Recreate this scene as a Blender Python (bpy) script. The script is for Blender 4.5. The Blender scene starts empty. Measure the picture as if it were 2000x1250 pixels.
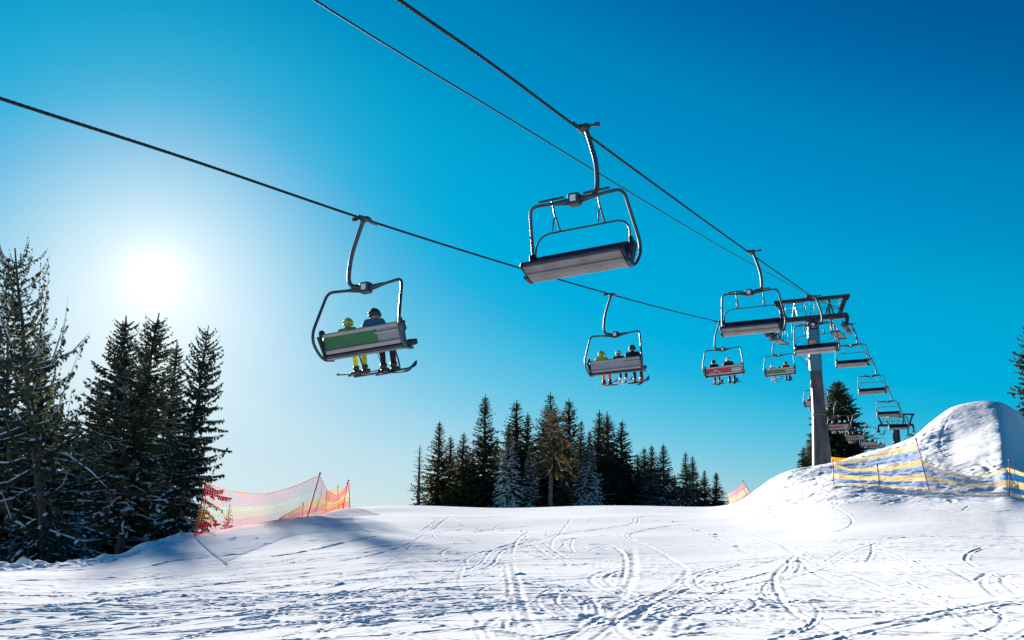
import bpy, math, random
import numpy as np
from mathutils import Matrix, Vector

S = bpy.context.scene
COL = S.collection
rad = math.radians
RNG = np.random.default_rng(7)

# ------------------------------------------------------------------ camera frame (eye at the origin, +Y forward)
F_PX = 1780.0
PITCH, ROLL, TH = rad(12.07), rad(1.5), rad(26.27)      # TH: heading of the chairlift
_c, _s, _cp, _sp = math.cos(ROLL), math.sin(ROLL), math.cos(PITCH), math.sin(PITCH)
FWD = np.array([0, _cp, _sp])
CR = _c * np.array([1, 0, 0.]) + _s * np.array([0, -_sp, _cp])
CU = -_s * np.array([1, 0, 0.]) + _c * np.array([0, -_sp, _cp])
LW = np.array([math.sin(TH), math.cos(TH), 0]); LA = np.array([math.cos(TH), -math.sin(TH), 0])
ZUP = np.array([0, 0, 1.])

def ray(X, Y): return FWD + CR * ((X - 1000) / F_PX) + CU * ((625 - Y) / F_PX)
def at_r(X, Y, r):                       # point at horizontal distance r from the eye
    d = ray(X, Y); return d * (r / math.hypot(d[0], d[1]))
def at_lat(X, Y, lat):
    d = ray(X, Y); return d * (lat / (d @ LA))
def at_s(X, Y, s):
    d = ray(X, Y); return d * (s / (d @ LW))
def lift_pt(lat, s, z): return LA * lat + LW * s + ZUP * z

cam = bpy.data.cameras.new('camera'); co = bpy.data.objects.new('camera', cam); COL.objects.link(co)
M = Matrix.Identity(4)
for i in range(3):
    M[i][0], M[i][1], M[i][2] = CR[i], CU[i], -FWD[i]
co.matrix_world = M
cam.sensor_width = 36; cam.lens = 36 * F_PX / 2000; cam.clip_start = 0.05; cam.clip_end = 5000
S.camera = co

# ------------------------------------------------------------------ materials
def newmat(name):
    m = bpy.data.materials.new(name); m.use_nodes = True
    return m, m.node_tree.nodes, m.node_tree.links, m.node_tree.nodes['Principled BSDF']

def mat(name, col, rough=0.6, metal=0.0, var=0.12, scale=6.0, spec=0.5, bump=0.0, bscale=40):
    m, n, l, b = newmat(name)
    tc = n.new('ShaderNodeTexCoord')
    nz = n.new('ShaderNodeTexNoise'); nz.inputs['Scale'].default_value = scale; nz.inputs['Detail'].default_value = 4
    l.new(tc.outputs['Object'], nz.inputs['Vector'])
    r = n.new('ShaderNodeValToRGB')
    r.color_ramp.elements[0].position = 0.3; r.color_ramp.elements[1].position = 0.7
    a = [max(0, c * (1 - var)) for c in col]; d = [min(1, c * (1 + var)) for c in col]
    r.color_ramp.elements[0].color = (*a, 1); r.color_ramp.elements[1].color = (*d, 1)
    l.new(nz.outputs['Fac'], r.inputs['Fac']); l.new(r.outputs['Color'], b.inputs['Base Color'])
    b.inputs['Roughness'].default_value = rough; b.inputs['Metallic'].default_value = metal
    b.inputs['Specular IOR Level'].default_value = spec
    if bump:
        n2 = n.new('ShaderNodeTexNoise'); n2.inputs['Scale'].default_value = bscale
        l.new(tc.outputs['Object'], n2.inputs['Vector'])
        bp = n.new('ShaderNodeBump'); bp.inputs['Strength'].default_value = bump; bp.inputs['Distance'].default_value = 0.02
        l.new(n2.outputs['Fac'], bp.inputs['Height']); l.new(bp.outputs['Normal'], b.inputs['Normal'])
    return m

def snow_mat():
    m, n, l, b = newmat('packed_snow')
    tc = n.new('ShaderNodeTexCoord')
    nz = n.new('ShaderNodeTexNoise'); nz.inputs['Scale'].default_value = 0.35; nz.inputs['Detail'].default_value = 5
    l.new(tc.outputs['Object'], nz.inputs['Vector'])
    r = n.new('ShaderNodeValToRGB')
    r.color_ramp.elements[0].color = (0.80, 0.82, 0.85, 1); r.color_ramp.elements[1].color = (0.90, 0.90, 0.90, 1)
    l.new(nz.outputs['Fac'], r.inputs['Fac']); l.new(r.outputs['Color'], b.inputs['Base Color'])
    b.inputs['Roughness'].default_value = 1.0; b.inputs['Specular IOR Level'].default_value = 0.0
    n2 = n.new('ShaderNodeTexNoise'); n2.inputs['Scale'].default_value = 9; n2.inputs['Detail'].default_value = 8
    n2.inputs['Roughness'].default_value = 0.65
    mp = n.new('ShaderNodeMapping'); mp.inputs['Scale'].default_value = (1.0, 0.55, 1.0)
    l.new(tc.outputs['Object'], mp.inputs['Vector']); l.new(mp.outputs['Vector'], n2.inputs['Vector'])
    bp = n.new('ShaderNodeBump'); bp.inputs['Strength'].default_value = 0.22; bp.inputs['Distance'].default_value = 0.02
    l.new(n2.outputs['Fac'], bp.inputs['Height']); l.new(bp.outputs['Normal'], b.inputs['Normal'])
    return m

def leaf_mat(name, c1, c2, scale=1.2):
    m, n, l, b = newmat(name)
    tc = n.new('ShaderNodeTexCoord'); oi = n.new('ShaderNodeObjectInfo')
    nz = n.new('ShaderNodeTexNoise'); nz.inputs['Scale'].default_value = scale; nz.inputs['Detail'].default_value = 3
    l.new(tc.outputs['Object'], nz.inputs['Vector'])
    ad = n.new('ShaderNodeMath'); ad.operation = 'MULTIPLY_ADD'; ad.inputs[1].default_value = 0.3
    l.new(oi.outputs['Random'], ad.inputs[0]); l.new(nz.outputs['Fac'], ad.inputs[2])
    r = n.new('ShaderNodeValToRGB')
    r.color_ramp.elements[0].position = 0.45; r.color_ramp.elements[1].position = 0.85
    r.color_ramp.elements[0].color = (*c1, 1); r.color_ramp.elements[1].color = (*c2, 1)
    l.new(ad.outputs[0], r.inputs['Fac']); l.new(r.outputs['Color'], b.inputs['Base Color'])
    b.inputs['Roughness'].default_value = 0.7; b.inputs['Specular IOR Level'].default_value = 0.2
    t = n.new('ShaderNodeBsdfTranslucent'); mx = n.new('ShaderNodeMixShader'); mx.inputs[0].default_value = 0.4
    l.new(r.outputs['Color'], t.inputs['Color']); l.new(b.outputs[0], mx.inputs[1]); l.new(t.outputs[0], mx.inputs[2]); l.new(mx.outputs[0], n['Material Output'].inputs['Surface'])
    return m

def net_mat(name, col):
    m, n, l, b = newmat(name)
    b.inputs['Base Color'].default_value = (*col, 1); b.inputs['Roughness'].default_value = 0.5
    t = n.new('ShaderNodeBsdfTranslucent'); t.inputs['Color'].default_value = (*col, 1)
    mx = n.new('ShaderNodeMixShader'); mx.inputs[0].default_value = 0.75
    o = n['Material Output']
    l.new(b.outputs[0], mx.inputs[1]); l.new(t.outputs[0], mx.inputs[2]); l.new(mx.outputs[0], o.inputs['Surface'])
    return m

def pole_mat():
    m, n, l, b = newmat('weathered_tower_steel')
    tc = n.new('ShaderNodeTexCoord')
    mp = n.new('ShaderNodeMapping'); mp.inputs['Scale'].default_value = (2.2, 2.2, 0.45)
    l.new(tc.outputs['Object'], mp.inputs['Vector'])
    nz = n.new('ShaderNodeTexNoise'); nz.inputs['Scale'].default_value = 1.3; nz.inputs['Detail'].default_value = 7
    l.new(mp.outputs['Vector'], nz.inputs['Vector'])
    r = n.new('ShaderNodeValToRGB')
    e = r.color_ramp.elements
    e[0].position = 0.36; e[0].color = (0.030, 0.032, 0.040, 1); e[1].position = 0.66; e[1].color = (0.085, 0.082, 0.092, 1)
    l.new(nz.outputs['Fac'], r.inputs['Fac']); l.new(r.outputs['Color'], b.inputs['Base Color'])
    b.inputs['Roughness'].default_value = 0.55; b.inputs['Metallic'].default_value = 0.1
    return m

MT = {
 'snow': snow_mat(),
 'tree_snow': mat('clinging_snow', (0.80, 0.82, 0.84), 0.8, var=0.05, spec=0.1),
 'frost': mat('hoar_frost', (0.80, 0.78, 0.74), 0.8, var=0.2, scale=2.5, spec=0.1),
 'steel': mat('galvanised_tube', (0.050, 0.070, 0.090), 0.5, 0.4, scale=3, spec=.35),
 'dsteel': mat('dark_steel', (0.045, 0.055, 0.065), 0.45, 0.5, scale=3),
 'alu': mat('brushed_aluminium', (0.30, 0.275, 0.28), 0.42, 0.4, scale=2),
 'pan': mat('seat_underside', (0.18, 0.165, 0.17), 0.5, 0.3, var=.28, scale=1.8),
 'navy': mat('navy_cushion', (0.004, 0.008, 0.035), 0.6, scale=5),
 'black': mat('black_rubber', (0.012, 0.012, 0.015), 0.55),
 'grey_panel': mat('pale_grey_panel', (0.20, 0.225, 0.265), 0.5, var=0.08, scale=2),
 'green_panel': mat('green_panel', (0.001, 0.105, 0.034), 0.42, var=0.06, scale=2),
 'red_panel': mat('red_panel', (0.27, 0.008, 0.025), 0.42, var=0.06, scale=2),
 'white_print': mat('white_print', (0.75, 0.75, 0.75), 0.5),
 'sticker': mat('white_sticker', (0.62, 0.68, 0.72), 0.5),
 'rope': mat('rope_wire', (0.016, 0.018, 0.022), 0.8, 0.0, spec=.15, var=0.3, scale=20),
 'pole': pole_mat(),
 'tower': mat('tower_steel', (0.018, 0.028, 0.042), 0.45, 0.45, scale=2),
 'grate': mat('catwalk_grating', (0.07, 0.08, 0.085), 0.5, 0.5, scale=4),
 'orange_sign': mat('ochre_sign', (0.55, 0.34, 0.10), 0.5),
 'bluegrey': mat('blue_grey_paint', (0.03, 0.13, 0.21), 0.5, var=0.15, scale=1.5),
 'bark': mat('spruce_bark', (0.062, 0.046, 0.040), 0.9, var=0.35, scale=5, bump=0.6, bscale=12),
 'pale_bark': mat('pale_bark', (0.16, 0.115, 0.085), 0.9, var=0.3, scale=5, bump=0.6, bscale=12),
 'spruce': leaf_mat('spruce_needles', (0.024, 0.036, 0.028), (0.085, 0.098, 0.055)),
 'spruce_olive': leaf_mat('olive_needles', (0.035, 0.040, 0.018), (0.13, 0.115, 0.045)),
 'spruce_brown': leaf_mat('rusty_needles', (0.10, 0.070, 0.030), (0.33, 0.22, 0.085)),
 'net_red': net_mat('red_net_cord', (0.90, 0.14, 0.14)),
 'net_orange': net_mat('orange_net_cord', (0.90, 0.22, 0.05)),
 'net_pink': net_mat('pink_net_cord', (0.95, 0.42, 0.46)),
 'net_yellow': net_mat('yellow_net_cord', (0.92, 0.62, 0.08)),
 'net_pale': net_mat('pale_net_cord', (0.92, 0.80, 0.48)),
 'net_blue': net_mat('blue_net_cord', (0.10, 0.46, 0.80)), 'net_sand': net_mat('faded_yellow_cord', (0.98, 0.86, 0.52)),
 'post_red': mat('red_post', (0.50, 0.02, 0.03), 0.4, var=0.1),
 'post_dark': mat('dark_post', (0.10, 0.03, 0.035), 0.5),
 'skin': mat('skin', (0.55, 0.33, 0.24), 0.55, var=0.05),
}
def cloth(name, col, rough=0.75): 
    if name not in MT: MT[name] = mat(name, col, rough, var=0.15, scale=9, bump=0.4, bscale=25, spec=0.3)
    return MT[name]
cloth('yellow_jacket', (0.55, 0.60, 0.03)); cloth('camo_jacket', (0.22, 0.33, 0.06)); cloth('teal_jacket', (0.03, 0.14, 0.22))
cloth('navy_jacket', (0.012, 0.02, 0.05)); cloth('black_jacket', (0.012, 0.012, 0.018)); cloth('red_jacket', (0.55, 0.02, 0.03))
cloth('white_jacket', (0.65, 0.68, 0.72)); cloth('orange_jacket', (0.75, 0.09, 0.03)); cloth('green_jacket', (0.02, 0.10, 0.05))
cloth('lime_trousers', (0.60, 0.62, 0.02)); cloth('dark_trousers', (0.018, 0.012, 0.022)); cloth('orange_trousers', (0.85, 0.12, 0.03))
cloth('navy_trousers', (0.012, 0.02, 0.05)); cloth('pale_blue_trousers', (0.22, 0.42, 0.60)); cloth('red_trousers', (0.55, 0.05, 0.08))
cloth('yellow_trousers', (0.55, 0.45, 0.02)); cloth('purple_trousers', (0.05, 0.02, 0.08))
for nm, c_ in (('yellow_helmet', (0.55, 0.62, 0.05)), ('dark_helmet', (0.035, 0.03, 0.04)), ('black_helmet', (0.012, 0.012, 0.02)),
               ('white_helmet', (0.75, 0.77, 0.80)), ('grey_helmet', (0.35, 0.42, 0.48)), ('red_helmet', (0.5, 0.04, 0.03)), ('green_band', (0.05, 0.35, 0.08)),
               ('black_boot', (0.02, 0.018, 0.022)), ('white_boot', (0.6, 0.6, 0.6)), ('red_boot', (0.5, 0.02, 0.03)), ('ski_black', (0.03, 0.03, 0.035)),
               ('ski_white', (0.55, 0.57, 0.6)), ('ski_blue', (0.05, 0.16, 0.32)), ('glove_black', (0.02, 0.02, 0.025))):
    MT[nm] = mat(nm, c_, 0.35, var=0.08, scale=12)

# ------------------------------------------------------------------ tagging
def tag(o, label, cat, group=None):
    o['label'] = label; o['category'] = cat
    if group: o['group'] = group
    return o
def empty(name, loc=(0, 0, 0), rz=0.0):
    o = bpy.data.objects.new(name, None); COL.objects.link(o)
    o.location = loc; o.rotation_euler = (0, 0, rz); o.empty_display_size = 0.2
    return o
def copy_tree(o, parent=None):
    c = o.copy(); COL.objects.link(c)
    if parent: c.parent = parent
    for ch in list(o.children): copy_tree(ch, c)
    return c
def swap_mat(o, idx, m):
    o.material_slots[idx].link = 'OBJECT'; o.material_slots[idx].material = m
def find(o, prefix):
    for ch in o.children_recursive:
        if ch.name.startswith(prefix): return ch

# ------------------------------------------------------------------ mesh builder
def np_mesh(name, V, Fq, mats, mi=None, smooth=False, parent=None):
    """V (n,3), Fq list of arrays with k columns."""
    if not isinstance(Fq, list): Fq = [Fq]
    me = bpy.data.meshes.new(name)
    V = np.asarray(V, np.float32)
    me.vertices.add(len(V)); me.vertices.foreach_set('co', V.ravel())
    loops = np.concatenate([f.ravel() for f in Fq]).astype(np.int32)
    tot = np.concatenate([np.full(len(f), f.shape[1], np.int32) for f in Fq])
    st = np.concatenate([[0], np.cumsum(tot)[:-1]]).astype(np.int32)
    me.loops.add(len(loops)); me.loops.foreach_set('vertex_index', loops)
    me.polygons.add(len(tot)); me.polygons.foreach_set('loop_start', st); me.polygons.foreach_set('loop_total', tot)
    if mi is not None: me.polygons.foreach_set('material_index', np.asarray(mi, np.int32))
    for m in mats: me.materials.append(m)
    me.update(calc_edges=True)
    me.polygons.foreach_set('use_smooth', np.full(len(tot), smooth, bool))
    me.validate()
    o = bpy.data.objects.new(name, me); COL.objects.link(o)
    if parent: o.parent = parent
    return o

def fillet(pts, r=0.15, n=6):
    P = [np.array(p, float) for p in pts]; out = [P[0]]
    for a, b, c in zip(P[:-2], P[1:-1], P[2:]):
        d1 = min(r, np.linalg.norm(a - b) * .48); d2 = min(r, np.linalg.norm(c - b) * .48)
        p = b + (a - b) / np.linalg.norm(a - b) * d1; q = b + (c - b) / np.linalg.norm(c - b) * d2
        for t in np.linspace(0, 1, n): out.append((1-t)**2 * p + 2*t*(1-t) * b + t*t * q)
    out.append(P[-1]); return out

class MB:
    def __init__(s): s.v, s.f, s.m, s.sm = [], [], [], []
    def add(s, vs, fs, mi=0, sm=False):
        o = len(s.v); s.v += [tuple(map(float, v)) for v in vs]
        for f in fs: s.f.append(tuple(i + o for i in f)); s.m.append(mi); s.sm.append(sm)
        return s
    def tube(s, path, r, n=8, mi=0, cap=True, flat=1.0):
        P = [np.array(p, float) for p in path]; k = len(P)
        rr = [r] * k if np.isscalar(r) else list(r)
        T = [P[min(i+1, k-1)] - P[max(i-1, 0)] for i in range(k)]
        T = [t / (np.linalg.norm(t) + 1e-9) for t in T]
        ref = np.array([0, 0, 1.]) if abs(T[0][2]) < 0.9 else np.array([1., 0, 0])
        vs, fs = [], []
        u = np.cross(ref, T[0]); u /= np.linalg.norm(u)
        for i in range(k):
            u = u - T[i] * (u @ T[i]); u /= np.linalg.norm(u) + 1e-9; w = np.cross(T[i], u)
            for j in range(n):
                a = 2 * math.pi * (j + .5) / n
                vs.append(P[i] + rr[i] * (math.cos(a) * u + flat * math.sin(a) * w))
        for i in range(k - 1):
            for j in range(n):
                fs.append((i*n+j, i*n+(j+1) % n, (i+1)*n+(j+1) % n, (i+1)*n+j))
        s.add(vs, fs, mi, True)
        if cap: s.add([], [], mi); o = len(s.v) - len(vs); s.f += [tuple(o + j for j in range(n))[::-1], tuple(o + (k-1)*n + j for j in range(n))]; s.m += [mi, mi]; s.sm += [False, False]
        return s
    def box(s, c, d, R=None, mi=0, bev=0.0):
        c = np.array(c, float); h = np.array(d, float) / 2; R = np.eye(3) if R is None else np.array(R, float)   # R columns = axes
        if bev <= 0:
            vs = [c + R @ (h * np.array(q)) for q in ((-1,-1,-1),(1,-1,-1),(1,1,-1),(-1,1,-1),(-1,-1,1),(1,-1,1),(1,1,1),(-1,1,1))]
            return s.add(vs, [(0,3,2,1),(4,5,6,7),(0,1,5,4),(1,2,6,5),(2,3,7,6),(3,0,4,7)], mi)
        b = min(bev, h.min() * .9); vs = []; hx, hy, hz = h
        ring = [(hx-b,-hy),(hx,-hy+b),(hx,hy-b),(hx-b,hy),(-hx+b,hy),(-hx,hy-b),(-hx,-hy+b),(-hx+b,-hy)]
        ins = [(x - math.copysign(b*.7, x), y - math.copysign(b*.7, y)) for x, y in ring]
        for rg, z in ((ins, -hz), (ring, -hz+b), (ring, hz-b), (ins, hz)):
            for x, y in rg: vs.append(c + R @ np.array([x, y, z]))
        fs = [tuple(range(7, -1, -1)), tuple(range(24, 32))]
        for k in range(3):
            for j in range(8): fs.append((k*8+j, k*8+(j+1) % 8, (k+1)*8+(j+1) % 8, (k+1)*8+j))
        return s.add(vs, fs, mi)
    def beam(s, p, q, w, h, mi=0, up=(0, 0, 1), bev=0.0):
        p, q = np.array(p, float), np.array(q, float); y = q - p; L = np.linalg.norm(y); y /= L
        x = np.cross(y, up); 
        if np.linalg.norm(x) < 1e-4: x = np.cross(y, (1., 0, 0))
        x /= np.linalg.norm(x); z = np.cross(x, y)
        return s.box((p + q) / 2, (w, L, h), np.array([x, y, z]).T, mi, bev)
    def ell(s, c, r, n=14, m=8, mi=0, z0=-1.0, z1=1.0):
        c = np.array(c, float); vs, fs = [], []
        a0, a1 = math.asin(z0), math.asin(z1)
        for i in range(m + 1):
            a = a0 + (a1 - a0) * i / m
            for j in range(n):
                b = 2 * math.pi * j / n
                vs.append(c + np.array([r[0]*math.cos(a)*math.cos(b), r[1]*math.cos(a)*math.sin(b), r[2]*math.sin(a)]))
        for i in range(m):
            for j in range(n): fs.append((i*n+j, i*n+(j+1) % n, (i+1)*n+(j+1) % n, (i+1)*n+j))
        return s.add(vs, fs, mi, True)
    def disc(s, c, axis, r, w, n=14, mi=0):
        a = np.array(axis, float); a /= np.linalg.norm(a); c = np.array(c, float)
        return s.tube([c - a*w/2, c + a*w/2], r, n, mi)
    def extr(s, prof, x0, x1, mi=0):         # profile in (y,z), extruded along x
        n = len(prof)
        vs = [(x0, y, z) for y, z in prof] + [(x1, y, z) for y, z in prof]
        fs = [tuple(range(n)), tuple(range(2*n-1, n-1, -1))] + [(i, i+n, (i+1) % n + n, (i+1) % n) for i in range(n)]
        return s.add(vs, fs, mi)
    def build(s, name, mats, parent=None):
        if not isinstance(mats, (list, tuple)): mats = [mats]
        me = bpy.data.meshes.new(name); me.from_pydata(s.v, [], s.f)
        for m in mats: me.materials.append(m)
        me.polygons.foreach_set('material_index', s.m); me.polygons.foreach_set('use_smooth', s.sm)
        me.update()
        o = bpy.data.objects.new(name, me); COL.objects.link(o)
        if parent: o.parent = parent
        return o

# ------------------------------------------------------------------ sky and sun
SUN = ray(303, 538); SUN = SUN / np.linalg.norm(SUN)
SUN_EL = math.asin(SUN[2]); SUN_AZ = math.atan2(SUN[0], SUN[1])
W = bpy.data.worlds.new('World'); S.world = W; W.use_nodes = True
wn, wl = W.node_tree.nodes, W.node_tree.links
bg = wn['Background']
sky = wn.new('ShaderNodeTexSky'); sky.sky_type = 'NISHITA'; sky.sun_disc = False
sky.sun_elevation = SUN_EL; sky.sun_rotation = SUN_AZ; sky.altitude = 1500; sky.air_density = 1.0; sky.dust_density = 0.6; sky.ozone_density = 3.0
# the photograph's strong polarised blue: a tone curve per channel on the physical sky
sp_ = wn.new('ShaderNodeSeparateColor'); wl.new(sky.outputs[0], sp_.inputs[0]); cmb = wn.new('ShaderNodeCombineColor')
CURV = [[(0, 0), (2.5, .0), (2.95, .012), (3.33, .045), (4.43, .14), (6.8, .36), (9.7, .50), (11.2, .53), (18, .62)],
        [(0, 0), (1.2, .065), (1.6, .105), (1.8, .140), (2.1, .225), (2.41, .265), (2.85, .34), (3.2, .38), (3.7, .405), (4.9, .46), (5.4, .50), (6.6, .575), (8.7, .67), (11.5, .75), (18, .80)],
        [(0, 0), (2.2, .22), (3.1, .325), (3.45, .39), (3.85, .49), (4.43, .565), (5.0, .63), (5.4, .67), (6.0, .71), (7.2, .75), (8.6, .79), (9.9, .84), (12.3, .87), (18, .90)]]
for k in range(3):
    dv = wn.new('ShaderNodeMath'); dv.operation = 'DIVIDE'; dv.inputs[1].default_value = 18; dv.use_clamp = True; wl.new(sp_.outputs[k], dv.inputs[0])
    fc = wn.new('ShaderNodeFloatCurve'); c_ = fc.mapping.curves[0]
    pts = [(x / 18, y) for x, y in CURV[k]]
    c_.points[0].location = pts[0]; c_.points[1].location = pts[-1]
    for q_ in pts[1:-1]: c_.points.new(*q_)
    for q_ in c_.points: q_.handle_type = 'VECTOR'
    fc.mapping.update(); wl.new(dv.outputs[0], fc.inputs['Value']); wl.new(fc.outputs[0], cmb.inputs[k])
# aureole round the sun: light scattered by the air, brightest at the disc
geo = wn.new('ShaderNodeNewGeometry')
dot = wn.new('ShaderNodeVectorMath'); dot.operation = 'DOT_PRODUCT'; dot.inputs[1].default_value = tuple(-SUN)
wl.new(geo.outputs['Incoming'], dot.inputs[0])
ang = wn.new('ShaderNodeMath'); ang.operation = 'ARCCOSINE'; ang.use_clamp = False; wl.new(dot.outputs['Value'], ang.inputs[0])
def glow(width, power, amp):
    a = wn.new('ShaderNodeMath'); a.operation = 'DIVIDE'; wl.new(ang.outputs[0], a.inputs[0]); a.inputs[1].default_value = width
    b = wn.new('ShaderNodeMath'); b.operation = 'POWER'; wl.new(a.outputs[0], b.inputs[0]); b.inputs[1].default_value = power
    c = wn.new('ShaderNodeMath'); c.operation = 'MULTIPLY'; wl.new(b.outputs[0], c.inputs[0]); c.inputs[1].default_value = -1
    d = wn.new('ShaderNodeMath'); d.operation = 'EXPONENT'; wl.new(c.outputs[0], d.inputs[0])
    e = wn.new('ShaderNodeMath'); e.operation = 'MULTIPLY'; wl.new(d.outputs[0], e.inputs[0]); e.inputs[1].default_value = amp
    return e
GLOWS = [(rad(1.2), 1.1, .65, (1.0, .97, .92, 1)), (rad(7.8), 2.0, .46, (1.0, .68, .42, 1))]
cur = cmb.outputs[0]
for w_, p_, a_, c_ in GLOWS:
    g = glow(w_, p_, a_)
    mx = wn.new('ShaderNodeMix'); mx.data_type = 'RGBA'; mx.blend_type = 'MULTIPLY'; mx.inputs[0].default_value = 1.0
    wl.new(g.outputs[0], mx.inputs[6]); mx.inputs[7].default_value = c_
    ad = wn.new('ShaderNodeMix'); ad.data_type = 'RGBA'; ad.blend_type = 'ADD'; ad.inputs[0].default_value = 1.0; ad.clamp_result = False
    wl.new(cur, ad.inputs[6]); wl.new(mx.outputs[2], ad.inputs[7]); cur = ad.outputs[2]
EXPO = 1.6
gain = wn.new('ShaderNodeVectorMath'); gain.operation = 'SCALE'; gain.inputs['Scale'].default_value = 10.0 / 2 ** EXPO
wl.new(cur, gain.inputs[0]); wl.new(gain.outputs[0], bg.inputs['Color'])
bg.inputs['Strength'].default_value = 0.10

sl = bpy.data.lights.new('sun', 'SUN'); sl.energy = 5.0; sl.angle = rad(0.5); sl.color = (1.0, 0.93, 0.84)
so = bpy.data.objects.new('sun', sl); COL.objects.link(so)
so.rotation_euler = Vector(tuple(SUN)).to_track_quat('Z', 'Y').to_euler(); so.location = tuple(SUN * 60)

vs_ = S.view_settings; vs_.view_transform = 'Standard'; vs_.look = 'None'; vs_.gamma = 1; vs_.use_curve_mapping = False
vs_.exposure = EXPO
try: S.cycles.max_bounces = 8; S.cycles.diffuse_bounces = 4; S.cycles.transparent_max_bounces = 8; S.cycles.use_denoising = True
except Exception: pass

#@TERRAIN
# ------------------------------------------------------------------ snow terrain: a height field in polar coordinates round the slope's foot
def pchip(x, y, xq):
    x = np.asarray(x, float); y = np.asarray(y, float); h = np.diff(x); d = np.diff(y, axis=0) / (h if y.ndim == 1 else h[:, None])
    m = np.zeros_like(y)
    if len(x) > 2:
        w1 = 2*h[1:] + h[:-1]; w2 = h[1:] + 2*h[:-1]
        if y.ndim > 1: w1, w2 = w1[:, None], w2[:, None]
        with np.errstate(all='ignore'):
            hm = (w1 + w2) / (w1 / d[:-1] + w2 / d[1:])
        m[1:-1] = np.where(d[:-1] * d[1:] > 0, np.nan_to_num(hm), 0)
    m[0], m[-1] = d[0], d[-1]
    i = np.clip(np.searchsorted(x, xq) - 1, 0, len(x) - 2)
    hh = h[i]; t = (xq - x[i]) / hh
    if y.ndim > 1: t, hh = t[:, None], hh[:, None]
    return (1+2*t)*(1-t)**2*y[i] + t*(1-t)**2*hh*m[i] + t*t*(3-2*t)*y[i+1] + t*t*(t-1)*hh*m[i+1]

# X : y at 11.5 m, then (distance, y) of foot, rise, shoulder, crest; y of the ground at 100 m and 150 m
TAB = {
 -600: (1262, (18,1190), (22,1165), (24,1155), (25.5,1148), (27,1140), 1165, 1160),
 0:    (1258, (17,1180), (21,1140), (23,1128), (25,1118), (27,1109), 1125, 1122),
 110:  (1257, (17,1178), (21.5,1136), (23.5,1122), (25.5,1113), (27.5,1104), 1120, 1118),
 230:  (1256, (17,1172), (22,1128), (24,1113), (26.5,1100), (28.5,1090), 1106, 1104),
 330:  (1255, (17.5,1163), (23,1108), (25.5,1090), (28,1073), (30.5,1059), 1078, 1076),
 380:  (1254, (17.5,1158), (24,1098), (27,1078), (30,1062), (32.8,1049), 1064, 1063),
 480:  (1253, (18,1148), (25,1082), (29,1055), (32.5,1038), (35.5,1026), 1040, 1040),
 600:  (1252, (18,1140), (26,1065), (30.5,1040), (35,1022), (39.5,1007), 1020, 1020),
 690:  (1251, (18.5,1125), (27,1052), (33,1024), (40,1005), (46,993), 1004, 1004),
 800:  (1250, (18.5,1118), (27,1046), (33,1020), (40,1002), (48,988.5), 997, 997),
 1000: (1249, (19,1110), (28,1041), (34,1018), (41,1002), (50,991), 999, 999),
 1200: (1247, (19,1105), (28,1036), (34,1014), (41,1000), (50,988.5), 996, 997),
 1400: (1246, (19,1100), (28,1034), (34,1014), (41,1002), (50,991), 998, 999),
 1440: (1246, (19,1098), (28,1033), (34,1012), (41,997), (48,985), 995, 997),
 1465: (1245, (19,1096), (28,1031), (36,1004), (42,987), (47,967), 984, 990),
 1484: (1245, (19,1095), (28,1029), (38,994), (42,976), (45.5,944), 972, 980),
 1502: (1245, (19,1094), (28,1028), (37,987), (40.5,968), (44,931), 955, 965),
 1530: (1244, (19,1092), (27.5,1029), (35,985), (39,958), (43.5,920), 938, 945),
 1575: (1243, (19,1090), (27.5,1022), (34.5,971), (39,945), (45,912), 922, 928),
 1620: (1243, (19,1088), (27,1017), (34,961), (39,934), (47,905), 912, 914),
 1700: (1242, (19,1085), (27,1012), (35,950), (42,914), (50,885), 908, 910),
 1780: (1242, (19,1082), (27,1010), (36,948), (44,895), (52,862), 908, 908),
 1830: (1241, (19,1081), (27,1009), (36,946), (45,880), (54,827), 908, 908),
 1880: (1241, (19,1080), (27,1009), (36,943), (46,866), (56,797), 905, 905),
 1940: (1240, (19,1080), (27,1009), (36,940), (46,852), (58,787), 900, 900),
 1966: (1240, (19,1080), (27,1010), (36,936), (46,848), (58,789), 900, 900),
 2005: (1240, (19,1080), (27,1011), (36,948), (46,872), (58,806), 905, 905),
 2050: (1240, (19,1081), (27,1013), (36,960), (46,912), (57,862), 920, 920),
 2110: (1240, (19,1082), (27,1015), (36,970), (46,945), (54,915), 940, 940),
 2300: (1240, (19,1085), (27,1022), (36,988), (42,978), (48,968), 985, 985),
 2900: (1240, (19,1095), (27,1040), (33,1020), (36,1015), (40,1008), 1015, 1015),
}
AZ, RK, ZK = [], [], []
def z_at(X, y, r): d = ray(X, y); return d[2] / math.hypot(d[0], d[1]) * r
for X, row in TAB.items():
    d = ray(X, 1005); AZ.append(math.atan2(d[0], d[1]))
    r1_ = float(np.interp(X, [0, 1000, 2000], [13, 10.5, 10])); rs, zs = [0.5, 4, r1_], [-1.62, -1.62, z_at(X, row[0], r1_)]
    zs[1] = -1.62 * .55 + zs[2] * .45
    for r_, y_ in row[1:6]: rs.append(r_); zs.append(z_at(X, y_, r_))
    rc, yc = row[5]
    steep = max(0, 1000 - yc) / 200
    for dr in (6, 18):
        yy = yc + (row[6] - yc) * (0.5 if dr == 6 else 0.9) + (6 if dr == 6 else 3)
        rs.append(rc + dr); zs.append(z_at(X, yy, rc + dr))
    for r_, y_ in ((100, row[6]), (150, row[7])): rs.append(r_); zs.append(z_at(X, y_, r_))
    rs.append(420); zs.append(z_at(X, row[7] + 12, 420))
    RK.append(rs); ZK.append(zs)
mean_z = [-1.72, -1.7, -1.6] + [-1.5] * 5 + [-1.5, -1.8, -4, -6, -20]
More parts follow.
